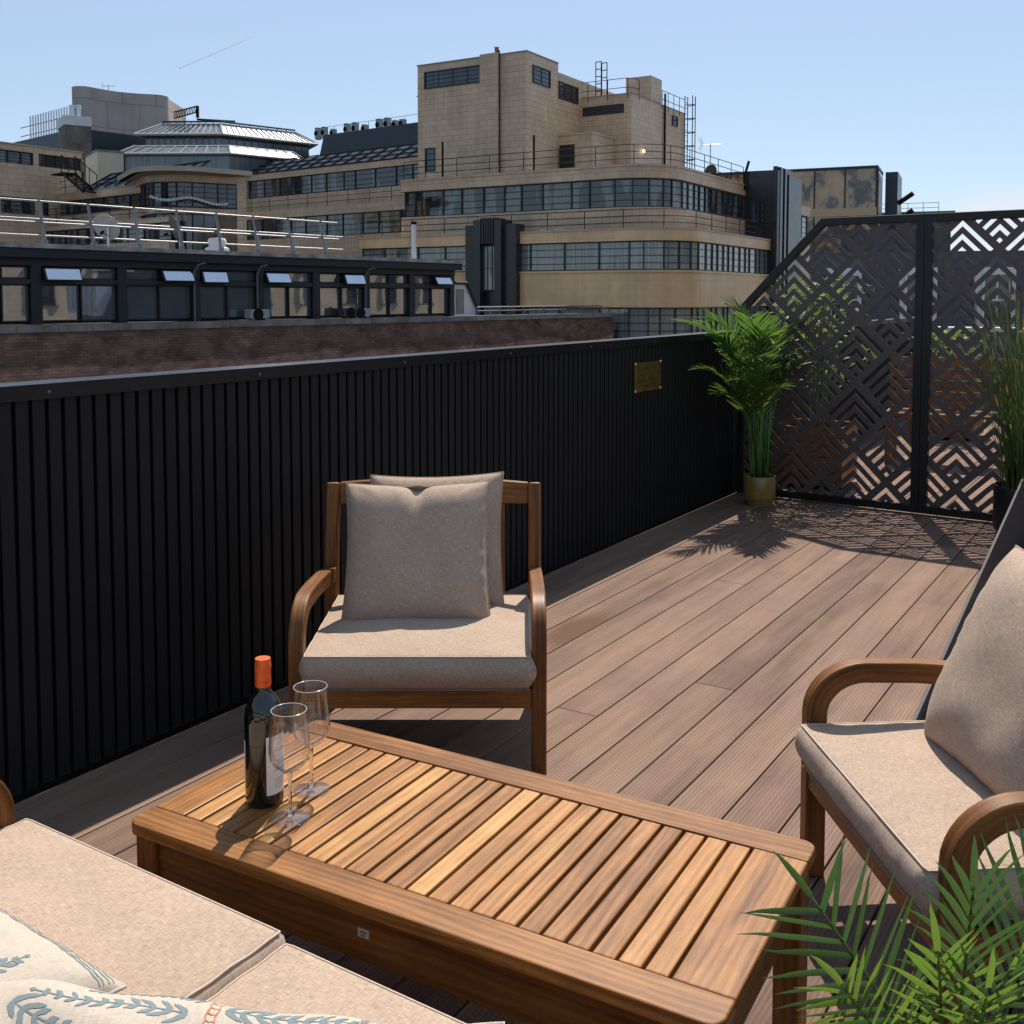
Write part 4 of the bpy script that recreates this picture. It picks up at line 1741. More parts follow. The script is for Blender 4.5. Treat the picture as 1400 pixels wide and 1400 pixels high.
dc2, dc3 = corner_d(P2, tR2, 0), corner_d(P3, tR3, T3)
ribbon(P2, d0, dc2, z['w2b'], z['w2t'], -.22, block, GREENFR, GLZ2, 1.95, 4, 1, 1)
ribbon(P2, dc2, P2.L[-1], z['w2b'], z['w2t'], -.22, block, GREENFR, GLZ2, .95, 4, 1, 21)
ribbon(P2, dc2 - 12, dc2, z['w1b'], z['w1t'], -.22, block, GREENFR, GLZ2, 1.95, 4, 1, 2)
ribbon(P2, dc2, P2.L[-1], z['w1b'], z['w1t'], -.22, block, GREENFR, GLZ2, .95, 4, 1, 22)
ribbon(P3, d0, dc3, z['w3b'], z['w3t'], -.22, block, DARKFR, GLZ1, 1.5, 4, 1, 3)
ribbon(P3, dc3, P3.L[-1], z['w3b'], z['w3t'], -.22, block, DARKFR, GLZ1, .95, 4, 1, 23)
mb = MB()
railing_bars(mb, P3, z['p3'], 1.15, (.33, .66, 1.0), 2.3, -.15, d0=8.5)
railing_bars(mb, P2, z['p2'], 1.05, (.33, .66, 1.0), 2.4, -.15, d0=8.5)
mb.build('railing', RAILB, block, world=True)

# dark granite entrance bay with its tall window
s0, zt = fr.front(642, 309)
s1, _ = fr.front(711, 306)
mb = MB()
so_, si = s0, s1
w_ = s1 - s0
fr.box(mb, s0, s0 + w_ * .22, -.45, .5, GZ, zt)
fr.box(mb, s1 - w_ * .24, s1, -.45, .5, GZ, zt)
ztm = zt + .25
fr.box(mb, s0 + w_ * .22, s0 + w_ * .35, -.75, .5, GZ, ztm)
fr.box(mb, s1 - w_ * .37, s1 - w_ * .24, -.75, .5, GZ, ztm)
zs = fr.front(677, 333, -.75)[1]
fr.box(mb, s0 + w_ * .35, s1 - w_ * .37, -.70, .5, zs, ztm + .12)
for k in range(6):
    a = s0 + w_ * (.345 + .048 * k)
    fr.box(mb, a, a + w_ * .026, -.82, -.69, zs + .0, ztm + .05)
fr.box(mb, s0 + w_ * .35, s1 - w_ * .37, -.2, .45, GZ, zs)
bay_ = mb.build('granite_bay', GRANITE, block, world=True)
pth = Path(fr, [(s0 + w_ * .35, -.3), (s1 - w_ * .37, -.3)])
z_a, z_b = fr.front(677, 335, -.3)[1], fr.front(677, 398, -.3)[1]
unit_window(pth, 0, pth.L[-1], z_b, z_a, .12, block, GREENFR, GLZ2, 2, 3, .09)
unit_window(pth, 0, pth.L[-1], z_b - 3.0, z_b - .8, .12, block, GREENFR, GLZ2, 2, 3, .09)

# black tower at the far end of the right-hand side
tA = tR3 + .0
sT = fr.front(1062, 300, tA)[0]
zT = fr.front(1040, 234, tA)[1]
s14 = fr.front(1016, 300, tA)[0]
tB = fr.side(1083, 300, sT)[0]
mb = MB()
fr.box(mb, s14, sT - .25, tA, tB + 3, GZ, zT)
fr.box(mb, sT - .25, sT, tA - .1, tB, GZ, zT + .25)
for k, (f0, f1) in enumerate(((.06, .2), (.34, .46), (.6, .72))):
    fr.box(mb, sT - .02, sT + .16, tA + (tB - tA) * f0, tA + (tB - tA) * f1, GZ, zT + .2 - .3 * (k == 2))
mb.build('granite_tower', GRANITE, block, world=True)
pth = Path(fr, [(fr.front(1026, 280, tA)[0], tA), (fr.front(1044, 280, tA)[0], tA)])
unit_window(pth, 0, pth.L[-1], fr.front(1035, 305, tA)[1], fr.front(1035, 275, tA)[1], .02, block, GREENFR, GLZ3, 4, 2, .09)
mb = MB()
ft = MB()
for k in range(3):
    f0 = (.02, .22, .48)[k]
    fr.box(ft, sT + .001, sT + .09, tA + (tB - tA) * f0, tA + (tB - tA) * (f0 + .05), fr.side(1075, 330, sT)[1] if k else GZ, zT)
ft.build('pale_fin', plain('pale_stone_fin', (.42, .42, .43), .6), block, world=True)
# wing beyond the black tower
tC = fr.side(1108, 300, sT - .6)[0]
mb = MB()
sw = sT - .6
zc = fr.side(1095, 281, sw)[1]
zw0, zw1 = fr.side(1096, 325, sw)[1], fr.side(1096, 294, sw)[1]
fr.box(mb, sw - 6, sw - .3, tB, tC, GZ, zc - .3)
fr.box(mb, sw - .3, sw, tB, tC, zw1, zc)
fr.box(mb, sw - .3, sw, tB, tC, GZ, zw0)
mb.build('end_wall', FAIENCE, block, world=True)
pth = Path(fr, [(sw, tB + .02), (sw, tC - .25)])
unit_window(pth, 0, pth.L[-1], zw0, zw1, -.22, block, DARKFR, GLZ2, 4, 5, .08)

# the tower: stepped blocks on the roof
TT = 6.0
s0, _ = fr.front(571, 120, TT)
s1, zt = fr.front(720, 70, TT)
zr = z['p3'] - .5
tS = fr.side(763, 120, s1)[0]
tU = fr.side(795, 130, s1)[0]
zU = fr.side(764, 99, s1)[1]
print('tower', s0, s1, zt, tS, tU)
mb = MB()
fr.box(mb, s0, s1, TT, tS, zr, zt)
sc0, sc1 = fr.front(659, 80, TT)[0], fr.front(684, 80, TT)[0]
fr.box(mb, sc0, sc1, TT - .28, TT, zr, zt + .12)
fr.box(mb, s0 - .05, s0 + .02, TT - .05, tS, fr.front(572, 131, TT)[1] - .08, fr.front(572, 131, TT)[1])
mb.build('tower_wall', FAIENCE, block, world=True)
mb = MB()
fr.box(mb, s1 - 7, s1 - .002, tS, tU + 10, zr, zU)
t3 = tU
s3, zt3 = fr.front(863.5, 127.5, t3)
t3e = fr.side(936, 170, s3)[0]
fr.box(mb, s1, s3, t3, t3e, zr, zt3)
sq0, zq = fr.front(890, 103, t3 + 2.2)
sq1 = fr.front(874, 103, t3 + 2.2)[0]
mb.build('upper_block', FAIENCE, block, world=True)
mb = MB()
ca, zc_ = fr.side(890, 103, s3 - .002)
cb, _ = fr.side(905, 108, s3 - .002)
fr.box(mb, s3 - 1.9, s3 - .004, ca, cb, zt3, zc_)
mb.build('chimney_stack', FAIENCE, block, world=True)
t4 = tS + .1
s4, z4 = fr.front(810, 182, t4)
t4e = fr.side(866, 200, s4)[0]
mb = MB()
fr.box(mb, s1, s4, t4, t4e, zr, z4)
fr.box(mb, s1, s4 + .05, t4 - .05, t4e, z4, z4 + .10)
mb.build('roof_access_block', FAIENCE, block, world=True)
# coping lines
mb = MB()
fr.box(mb, s0 - .04, s1 + .04, TT - .04, tS + .04, zt, zt + .07)
fr.box(mb, s1, s3 + .04, t3 - .04, t3e + .04, zt3, zt3 + .06)
mb.build('coping', plain('lead_coping', (.22, .22, .23), .6), block, world=True)
face_windows(fr, block, 580.5, 659, 99, 112.5, TT, .0, 4, 4, DARKFR, GLZ3)
w = face_windows(fr, block, 581.5, 595, 203, 234, TT, .0, 1, 4, DARKFR, GLZ3)
w = face_windows(fr, block, 728, 751.5, 88, 121, s1, .0, 2, 4, DARKFR, GLZ3, 'side')
face_windows(fr, block, 763.5, 789.5, 110.5, 143, s1, .0, 3, 4, DARKFR, GLZ3, 'side')
mb = MB()
a, b1 = fr.front(797, 147, t3), fr.front(853, 154, t3)
for k in range(7):
    zz = b1[1] + (a[1] - b1[1]) * (k / 7)
    fr.box(mb, a[0], b1[0], t3 - .06, t3 + .02, zz, zz + (a[1] - b1[1]) / 7 * .8)
mb.build('louvre', plain('dark_louvre', (.03, .032, .034), .5), block, world=True)
mb = MB()
a, b1 = fr.front(763.5, 199, t4), fr.front(785.5, 228, t4)
fr.box(mb, a[0] + .1, b1[0], t4 - .05, t4, zr, a[1])
mb.build('door', plain('dark_door', (.012, .013, .014), .5), block, world=True)
face_windows(fr, block, 918.5, 925.5, 157, 174, s3, .0, 1, 3, DARKFR, GLZ3, 'side')
# drainpipes, poles, cage ladder, roof rails
mb = MB()
q = fr.front(683, 75, TT)[0]
mb.tube([fr.P(q, TT - .12, zr), fr.P(q, TT - .12, zt + .25)], .10, 6)
mb.build('drainpipe', RAILB, block, world=True)
mb = MB()
q, _ = fr.side(907, 200, s3)
mb.tube([fr.P(s3 + .1, q, zr), fr.P(s3 + .1, q, fr.side(907, 128, s3)[1])], .08, 6)
mb.build('drainpipe', RAILB, block, world=True)
for px, py in ((605, 194), (730, 185)):
    mb = MB()
    a = fr.front(px, py, TT - 2.6)
    mb.tube([fr.P(a[0], TT - 2.6, zr), fr.P(a[0], TT - 2.6, a[1])], .07, 6)
    mb.build('roof_post', RAILB, block, world=True)
mb = MB()
lt0, lz0 = fr.side(927, 125, s3)
lt1, lz1 = fr.side(940, 125, s3)
tw = .55
for sx in (.15, .75):
    for tt in (t3e - .35, t3e - .35 + tw):
        mb.tube([fr.P(s3 + sx, tt, zr), fr.P(s3 + sx, tt, zt3 + 1.25)], .035, 5)
k = zr + .4
while k < zt3 + 1.3:
    mb.tube([fr.P(s3 + .15, t3e - .35, k), fr.P(s3 + .15, t3e - .35 + tw, k)], .02, 4)
    k += .4
k = zr + 2.4
while k < zt3 + 1.4:
    mb.tube([fr.P(s3 + .15 + (.6 + .1) * math.sin(a) ** 1, t3e - .35 + tw / 2 - tw / 2 * math.cos(a), k) for a in [math.pi * i / 8 for i in range(9)]], .03, 4)
    k += 1.0
mb.build('cage_ladder', RAILB, block, world=True)
mb = MB()
pt_ = Path(fr, [(s1 - 1.0, t3 + .0), (s3, t3 + .0), (s3, t3e)])
railing_bars(mb, pt_, zt3 - .3, 1.35, (.55, 1.0), 1.5, -.0, .05, 0, fr.side(874, 110, s3)[0] - t3 + (s3 - s1) + 1.0)
pt_ = Path(fr, [(s3, cb + .1), (s3, t3e)])
railing_bars(mb, pt_, zt3 - .3, 1.35, (.55, 1.0), 1.0, .0, .05)
ls, lz = fr.front(820, 84, t3 + 1.5)
for dx in (0, .42, .46, .86):
    mb.tube([fr.P(ls - .3 + dx, t3 + 1.5, zt3), fr.P(ls - .3 + dx, t3 + 1.5, lz - (.12 if dx > .43 else 0))], .035, 5)
for zz in range(6):
    zq_ = lz - .02 - zz * .5
    mb.tube([fr.P(ls - .3, t3 + 1.5, zq_), fr.P(ls + .12, t3 + 1.5, zq_)], .035, 5)
    if zz < 3:
        mb.tube([fr.P(ls + .16, t3 + 1.5, zq_ - .12), fr.P(ls + .56, t3 + 1.5, zq_ - .12)], .035, 5)
mb.build('roof_railing', RAILB, block, world=True)
mb = MB()
a = fr.front(678, 66, TT)
mb.lathe([(.16, 0), (.13, .05), (.14, .38), (.17, .42), (.10, .42), (.10, .1)], c=fr.P(a[0], TT + .1, zt + .1), n=12)
mb.build('chimney_pot', plain('terracotta_pot', (.35, .11, .05), .8), block, world=True)
# small lit lamp on the upper block
la = fr.side(878, 207, s3)
lamp = thing('wall_lamp', 'small lit lamp on the tower wall above the roof railing', 'lamp', fr.P(s3 + .12, la[0], la[1]))
mb = MB()
mb.lathe([(0, -.10), (.07, -.07), (.10, 0), (.07, .07), (0, .10)], n=12)
t_ = NT('lamp_glow')
e_ = t_.n('Emission')
e_.inputs[0].default_value = (1, .72, .38, 1)
e_.inputs[1].default_value = 6
t_.t.links.new(e_.outputs[0], t_.out.inputs[0])
mb.build('bulb', t_.m, lamp, smooth=True)
mb = MB()
mb.tube([Vector((0, 0, 0)), Vector(-fr.a * .14 - Zv * .08)], .04, 6)
mb.build('bracket', RAILB, lamp)


def ac_unit(label, P, rot, w=.85, h=.62, d=.34, group=None, col=None):
    t = thing('air_conditioner', label, 'air conditioner', P, rot, group)
    mb = MB()
    mb.box(-w / 2, w / 2, -d / 2, d / 2, 0.06, h)
    for x in (-w * .35, w * .3):
        mb.box(x, x + .06, -d / 2, d / 2, 0, .0598)
    mb.build('casing', col or WHITEP, t, bevel=.015)
    mb = MB()
    n = 20
    mb.lathe([(0, .012), (.07, .012), (.075, 0), (.21, .0), (.22, .014), (.23, 0)], n=n)
    for i, v in enumerate(mb.v):
        mb.v[i] = (v[0] - w * .1, -d / 2 - v[2] - .002, v[1] + h * .52)
    mb.build('fan_grille', RAILB, t)
    return t


frot = math.atan2(fr.a[1], fr.a[0])
g_ac = 'air conditioners on the office block terrace'
for px, py in ((613, 308), (628, 307), (748, 303), (763, 303)):
    a = fr.front(px, py + 6, 1.0)
    ac_unit('pale air conditioner behind the terrace railing, one of four in pairs', fr.P(a[0], 1.1, zd + .02), frot, .9, .75, .4, g_ac)

# television aerial and dish on the roof of the office block


def dish(label, P, r, az, el, mat, group):
    t = thing('satellite_dish', label, 'satellite dish', P, 0, group)
    rot = Matrix.Rotation(az, 4, 'Z') @ Matrix.Rotation(-el, 4, 'X')
    mb = MB()
    rows = []
    for i in range(9):
        q = r * i / 8
        rows.append([rot @ Vector((q * math.cos(a), .28 * q * q / r, q * math.sin(a))) + Vector((0, 0, r + .35)) for a in [2 * math.pi * k / 28 for k in range(28)]])
    mb.grid(rows, close_v=True)
    o = mb.build('reflector', mat, t, smooth=True)
    s = o.modifiers.new('solid', 'SOLIDIFY')
    s.thickness = .02
    mb = MB()
    c = Vector((0, 0, r + .35))
    f = c + rot @ Vector((0, r * .95, -.05))
    mb.tube([c + rot @ Vector((0, .06, -r * .85)), f], .018, 5)
    mb.tube([f - rot @ Vector((0, .06, 0)), f + rot @ Vector((0, .10, 0))], .05, 8)
    mb.build('feed_arm', RAILB, t)
    mb = MB()
    mb.tube([Vector((0, 0, 0)), Vector((0, 0, r + .3)), c + rot @ Vector((0, -.05, 0))], .035, 6)
    mb.build('mast', STEEL, t)
    return t


DISHG = plain('grey_dish_paint', (.30, .31, .33), .6)
DISHD = plain('dark_mesh_dish', (.05, .05, .055), .6)
a = fr.side(970, 233, -T3 - .8)
zdk = z['p3'] - .35
dr = math.atan2(-Fh[1], -Fh[0]) - math.pi / 2
dish('dark round satellite dish on the office block roof below the aerial', fr.P(-T3 - .8, a[0], zdk), .46, dr + .5, .3, DISHD, 'satellite dishes')
ae = thing('aerial', 'thin television aerial on a mast above the office block roof', 'aerial', fr.P(-T3 - 1.2, a[0] + 1.2, zdk))
mb = MB()
zz = fr.side(968, 196, -T3 - 1.2)[1] - zdk
mb.tube([(0, 0, 0), (0, 0, zz)], .04, 6)
mb.build('mast', STEEL, ae)
mb = MB()
bx = Vector(Rv)
ty_ = Vector((0, 0, zz))
mb.tube([ty_ - bx * .45 + Vector((0, 0, -.05)), ty_ + bx * .65], .03, 5)
for k in range(7):
    c = ty_ - bx * (.4 - .15 * k)
    mb.tube([c - Vector(Fh) * .2, c + Vector(Fh) * .2], .012, 4)
for sg in (-1, 1):
    mb.tube([ty_ - bx * .45, ty_ - bx * .62 + Vector((0, 0, .42 * sg))], .018, 4)
    mb.tube([ty_ - bx * .55, ty_ - bx * .75 + Vector((0, 0, .35 * sg))], .018, 4)
mb.build('yagi', STEEL, ae)
pl_ = thing('roof_pole', 'short leaning dark pole on the roof beside the black granite tower', 'pole', fr.P(-T3 - 1, tR3 - .3, zdk))
pp_ = fr.front(1024, 220, tR3 - .3)
mb = MB()
e0 = Vector(fr.P(*(pp_[0] - .25, tR3 - .3), zT - .2)) - wloc(pl_)
e1 = Vector(fr.P(pp_[0], tR3 - .3, pp_[1])) - wloc(pl_)
mb.tube([e0 - Vector((0, 0, 1.0)), e0, e1], .09, 6)
o_ = mb.build('pole_tube', RAILB, pl_)

# ---- left wing (further back) --------------------------------------------------
fw = Fr(571, 77, -1170)
wing = thing('long_wing', 'long buff office wing with two ribbon windows and a blue glazed roof slope', 'office building', fw.P(-10, 0, GZ))
sl_, zp = fw.front(335, 240.2)
zwt, zwb = fw.front(336, 248)[1], fw.front(336, 272.5)[1]
zq2 = fw.front(310, 292.5, -1.2)[1]
zl2 = fw.front(310, 303, -1.2)[1]
zl3 = fw.front(310, 330, -1.2)[1]
sE = 3.0
Wp = Path(fw, [(sl_ - 12, 0), (sE, 0)])
Wq = Path(fw, [(sl_ - 12, -1.2), (sE, -1.2)])
mb = MB()
Wp.strip(mb, zwt, zp, 0, -.4)
Wp.strip(mb, zq2 - .6, zwb, 0, -.4)
Wq.strip(mb, zl2, zq2, 0, -.4)
Wq.strip(mb, GZ, zl3, 0, -.4)
fw.box(mb, sl_ - .9, sl_ + .25, -.1, .3, zwb, zwt)
mb.build('wall', FAIENCE, wing, world=True)
mb = MB()
Wp.strip(mb, GZ, zp - .3, -.41, -6)
Wq.strip(mb, GZ, zq2 - .5, -.41, -1.5)
mb.build('inner_wall', bpy.data.materials['dark_interior'], wing, world=True)
ds = 12 + .3
ribbon(Wp, ds, Wp.L[-1], zwb, zwt, -.2, wing, DARKFR, GLZ1, 1.9, 4, 1, 5)
ribbon(Wq, ds - 1, Wq.L[-1], zl3, zl2, -.2, wing, DARKFR, GLZ1, 1.9, 4, 1, 6)
mb = MB()
railing_bars(mb, Wq, zq2, 1.15, (.33, .66, 1), 2.3, -.15, d0=ds - .5)
mb.build('railing', RAILB, wing, world=True)
# glazed slope
mb = MB()
zs1 = fw.front(571, 197, 2.2)[1]
A = [fw.P(sl_ - 12, -.05, zp + .02), fw.P(sE, -.05, zp + .02), fw.P(sE, 2.2, zs1), fw.P(sl_ - 12, 2.2, zs1)]
mb.face(A, [(0, 0), (20, 0), (20, 2), (0, 2)])
mb.build('roof_glazing', SKYG, wing, world=True)
mb = MB()
n = 26
for k in range(n + 1):
    s = sl_ - 12 + (sE - sl_ + 12) * k / n
    mb.tube([fw.P(s, -.1, zp + .06), fw.P(s, 2.2, zs1 + .05)], .06, 4)
for f in (0, .33, .66, 1):
    mb.tube([fw.P(sl_ - 12, -.1 + 2.3 * f, zp + .06 + (zs1 - zp) * f), fw.P(sE, -.1 + 2.3 * f, zp + .06 + (zs1 - zp) * f)], .045, 4)
mb.build('glazing_bar', BARS, wing, world=True)
# dark roof behind with plant on top
sd, zr2 = fw.front(440, 207, 4.0)
_, zrt = fw.front(571, 167, 5.9)
mb = MB()
rows = []
for s in (fw.front(432, 200, 5)[0], sE):
    rows.append([fw.P(s, 2.2, zs1 - .1), fw.P(s, 5.2, zs1 - .05), fw.P(s, 5.9, zrt), fw.P(s, 14, zrt), fw.P(s, 14, GZ)])
mb.grid(rows)
mb.face(rows[0][::-1])
mb.build('dark_roof', ROOFD, wing, world=True)
g_r = 'air conditioners in a row on the dark roof'
wrot = math.atan2(fw.a[1], fw.a[0])
i = 0
for px, w_px, lab in ((435, 8, 'left group'), (444, 8, 'left group'), (456, 8, 'left group'), (475, 9, 'middle group'), (486, 9, 'middle group'), (499, 9, 'middle group'), (519, 10, 'right group'), (530, 10, 'right group'), (541, 9, 'right group'), (551, 9, 'right group')):
    a = fw.front(px, 180, 7.5)
    ac_unit('grey roof air conditioner in the %s on the dark roof' % lab, fw.P(a[0], 7.5, zrt), wrot, w_px * .044, .75 if px in (456, 499, 541, 551) else 1.05, .5, g_r + ', ' + lab, plain('grey_ac_paint', (.30, .31, .31), .6) if i == 0 else bpy.data.materials['grey_ac_paint'])
    i += 1
mb = MB()
pth = Path(fw, [(fw.front(435, 190, 6.6)[0], 6.6), (sE, 6.6)])
railing_bars(mb, pth, zrt, .8, (1.0,), 2.0, 0, .035)
mb.build('roof_railing', RAILB, wing, world=True)

# ---- curved glazed bay with the deep canopy ---------------------------------------
fb = Fr(265, 60, 3260)
bay = thing('glazed_bay', 'rounded glazed bay with a projecting buff canopy, left of the long wing', 'office building', fb.P(0, 3, GZ))
s0, zc0 = fb.front(208, 247)
s1, _ = fb.front(323, 253)
zb0 = fb.front(322, 286)[1]
zt0 = fb.front(265, 249)[1]
zcan = fb.front(265, 232)[1]
r = 2.2
Bp = Path(fb, [(s0, 6)] + arc(s0 + r, r, r, 180, 270, 6) + [(s1, 0)])
Bc = Path(fb, [(s0 - .9, 6)] + arc(s0 + r - .2, r - .9, r + .7, 180, 270, 8) + [(s1 + .7, -.9)])
Bl = Path(fb, [(s0 + .0, 6)] + arc(s0 + r, r, r, 180, 270, 6) + [(s1 - 1.2, 0)])
ribbon(Bp, 6 - r, Bp.L[-1], zb0, zt0, 0, bay, DARKFR, GLZ3, 1.15, 5, 2, 8)
ribbon(Bl, 6 - r, Bl.L[-1], zb0 - 4.2, zb0 - .35, 0, bay, DARKFR, GLZ3, 1.15, 5, 2, 9)
mb = MB()
mb.face([fb.P(*q, zcan) for q in Bc.off(0)])
mb.face([fb.P(*q, zcan - .28) for q in Bc.off(0)][::-1])
Bc.strip(mb, zcan - .28, zcan, 0, -.3)
mb.build('canopy', plain('pale_stone_canopy', (.40, .33, .26), .8, 0, .2, .1, 1), bay, world=True)
mb = MB()
Bp.strip(mb, zt0, zcan - .3, .12, -.5)
fb.box(mb, s1, s1 + .55, -.1, 1.2, GZ, zcan - .3)
fb.box(mb, s1 - 1.2, s1 + .0, .1, 3, GZ, zb0 - .3)
Bp.strip(mb, zb0 - .33, zb0 - .02, .0, -.3)
mb.build('wall', FAIENCE, bay, world=True)
mb = MB()
Bp.strip(mb, GZ, zcan - .3, -.1, -2)
mb.build('inner_wall', bpy.data.materials['dark_interior'], bay, world=True)
# festoon of small white lights across the bay
fest = thing('string_lights', 'string of small white bulbs slung across the rounded glazed bay', 'string lights', fb.P(s0 + 2, -.4, zb0))
mb, mc = MB(), MB()
pts = []
for k in range(31):
    f = k / 30
    px = 206 + 104 * f
    a = fb.front(px, 268 + (9 * f) + 3 * math.sin(f * 9), -.45)
    pts.append(Vector(fb.P(a[0], -.45, a[1])))
mb.tube(pts, .012, 4)
mb.build('cable', RAILW, fest, world=True)
for p in pts:
    mc.lathe([(0, -.13), (.06, -.09), (.075, -.02), (.03, .05), (0, .06)], c=p, n=8)
mb2 = mc.build('bulbs', WHITEP, fest, world=True, smooth=True)
mb2['kind'] = 'stuff'

# ---- lower wing and the leftmost block -------------------------------------------
fv = Fr(206, 62, -1100)
low = thing('low_wing', 'buff low wing with a ribbon window between the leftmost block and the bay', 'office building', fv.P(-6, 0, GZ))
sA, zA = fv.front(70, 268)
zA = fv.front(206, 250)[1]
zA2, zA3 = fv.front(206, 262)[1], fv.front(206, 284)[1]
zA4, zA5, zA6 = fv.front(206, 301)[1], fv.front(206, 308)[1], fv.front(206, 332)[1]
Vp = Path(fv, [(sA - 2, 0), (3.5, 0)])
Vq = Path(fv, [(sA - 2, -1.0), (3.5, -1.0)])
mb = MB()
Vp.strip(mb, zA2, zA, 0, -.4)
Vp.strip(mb, zA4 - .5, zA3, 0, -.4)
Vq.strip(mb, zA5, zA4, 0, -.4)
Vq.strip(mb, GZ, zA6, 0, -.4)
mb.build('wall', FAIENCE, low, world=True)
mb = MB()
Vp.strip(mb, GZ, zA - .2, -.41, -4)
Vq.strip(mb, GZ, zA4 - .2, -.41, -1.2)
mb.build('inner_wall', bpy.data.materials['dark_interior'], low, world=True)
ribbon(Vp, 2.2, Vp.L[-1], zA3, zA2, -.2, low, DARKFR, GLZ1, 1.5, 4, 1, 11)
ribbon(Vq, 2.2, Vq.L[-1], zA6, zA5, -.2, low, DARKFR, GLZ1, 1.5, 4, 1, 12)
mb = MB()
railing_bars(mb, Vq, zA4, 1.1, (.33, .66, 1), 2.2, -.15)
railing_bars(mb, Path(fv, [(sA, 0), (sA + 3, 0)]), zA, 1.2, (.33, .66, 1), 1.5, -.15)
mb.build('railing', RAILB, low, world=True)
mb = MB()
zs2 = zA + 1.15
mb.face([fv.P(sA + 4.2, -.05, zA), fv.P(3.5, -.05, zA), fv.P(3.5, 1.8, zs2), fv.P(sA + 4.2, 1.8, zs2)], [(0, 0), (8, 0), (8, 2), (0, 2)])
mb.build('roof_glazing', SKYG, low, world=True)
mb = MB()
for k in range(10):
    s = sA + 4.2 + (3.5 - sA - 4.2) * k / 9
    mb.tube([fv.P(s, -.1, zA + .05), fv.P(s, 1.8, zs2 + .05)], .05, 4)
for f in (.33, .66, 1):
    mb.tube([fv.P(sA + 4.2, -.1 + 1.9 * f, zA + .05 + 1.15 * f), fv.P(3.5, -.1 + 1.9 * f, zA + .05 + 1.15 * f)], .04, 4)
mb.build('glazing_bar', BARS, low, world=True)
mb = MB()
st0, st1 = fv.front(84, 236, -.8), fv.front(114, 262, -.8)
for off in (-.8, .1):
    mb.tube([fv.P(st0[0], off, st0[1]), fv.P(st1[0], off, st1[1])], .10, 4)
    mb.tube([fv.P(st0[0], off, st0[1] + 1.1), fv.P(st1[0], off, st1[1] + 1.1)], .035, 4)
    for k in range(4):
        f = k / 3
        mb.tube([fv.P(st0[0] + (st1[0] - st0[0]) * f, off, st0[1] + (st1[1] - st0[1]) * f), fv.P(st0[0] + (st1[0] - st0[0]) * f, off, st0[1] + (st1[1] - st0[1]) * f + 1.1)], .03, 4)
for k in range(11):
    f = k / 10
    fv.box(mb, st0[0] + (st1[0] - st0[0]) * f - .12, st0[0] + (st1[0] - st0[0]) * f + .12, -.75, .05, st0[1] + (st1[1] - st0[1]) * f - .02, st0[1] + (st1[1] - st0[1]) * f + .03)
fv.box(mb, st0[0] - 1.3, st0[0], -.8, .3, st0[1] - .08, st0[1])
mb.build('fire_stair', RAILB, low, world=True)

fl_ = Fr(117, 70, 1650)
lblk = thing('side_block', 'buff block at the far left with two strips of windows', 'office building', fl_.P(-8, 2, GZ))
sa, za = fl_.front(117, 210)
z1a, z1b = fl_.front(117, 218)[1], fl_.front(117, 234.5)[1]
Lp = Path(fl_, [(fl_.front(-45, 200)[0], 0), (0, 0), (0, 7)])
mb = MB()
zlo = fl_.front(50, 272)[1]
zlo2 = fl_.front(50, 294)[1]
Lp.strip(mb, z1a, za, 0, -.4)
Lp.strip(mb, zlo, z1b, 0, -.4)
Lp.strip(mb, GZ, zlo2, 0, -.4)
Lp.strip(mb, za, za + .08, .06, -.4)
for p0, p1 in ((46.5, 53), (-46, -3)):
    a0_, a1_ = fl_.front(p0, 220)[0], fl_.front(p1, 220)[0]
    fl_.box(mb, a0_, a1_, -.0, .4, z1b, z1a)
a0_ = fl_.front(114, 225)[0]
fl_.box(mb, a0_, -.001, .001, .5, z1b, z1a)
for p0, p1 in ((-46, 1), (49, 58), (68, 118)):
    a0_, a1_ = fl_.front(p0, 280)[0], min(-.001, fl_.front(p1, 280)[0])
    fl_.box(mb, a0_, a1_, 0, .4, zlo2, zlo)
mb.build('wall', FAIENCE, lblk, world=True)
mb = MB()
Lp.strip(mb, GZ, za - .2, -.41, -4)
mb.build('inner_wall', bpy.data.materials['dark_interior'], lblk, world=True)
for p0, p1, n in ((-3, 46.5, 3), (53, 114, 5)):
    a0_, a1_ = fl_.front(p0, 220)[0], fl_.front(p1, 220)[0]
    pth = Path(fl_, [(a0_, 0), (a1_, 0)])
    ribbon(pth, 0, pth.L[-1], z1b, z1a, -.22, lblk, DARKFR, GLZ1, pth.L[-1] / n, 4, 1, n)
for p0, p1, n in ((1, 49, 3), (58, 68, 1)):
    a0_, a1_ = fl_.front(p0, 280)[0], fl_.front(p1, 280)[0]
    pth = Path(fl_, [(a0_, 0), (a1_, 0)])
    ribbon(pth, 0, pth.L[-1], zlo2, zlo, -.22, lblk, DARKFR, GLZ1, pth.L[-1] / n, 4, 1, n)

# cream plant container between them
fc = Fr(137, 73, 3000)
cr = thing('plant_room', 'cream corrugated rooftop plant room beside the buff side block', 'plant room', fc.P(0, 0, 0))
mb = MB()
sR_, _ = fc.front(169, 240)
zt_ = fc.front(150, 208)[1]
zb_ = fc.front(150, 247)[1]
t_b = fc.side(117.5, 230)[0]
n = 40
rows = []
loop = []
for k in range(n + 1):
    loop.append((0 + sR_ * k / n, -.03 * (k % 2)))
for k in range(n + 1):
    loop.append((sR_ + .03 * (k % 2), 4.0 * k / n))
for k in range(n + 1):
    loop.append((sR_ * (1 - k / n), 4.0))
for k in range(n + 1):
    loop.append((-.03 * (k % 2), 4.0 * (1 - k / n)))
rows = [[fc.P(a, b, zb_ - 1.2), fc.P(a, b, zt_)] for a, b in loop]
mb.grid(rows, close_u=True)
mb.build('corrugated_wall', CREAMC, cr, world=True)
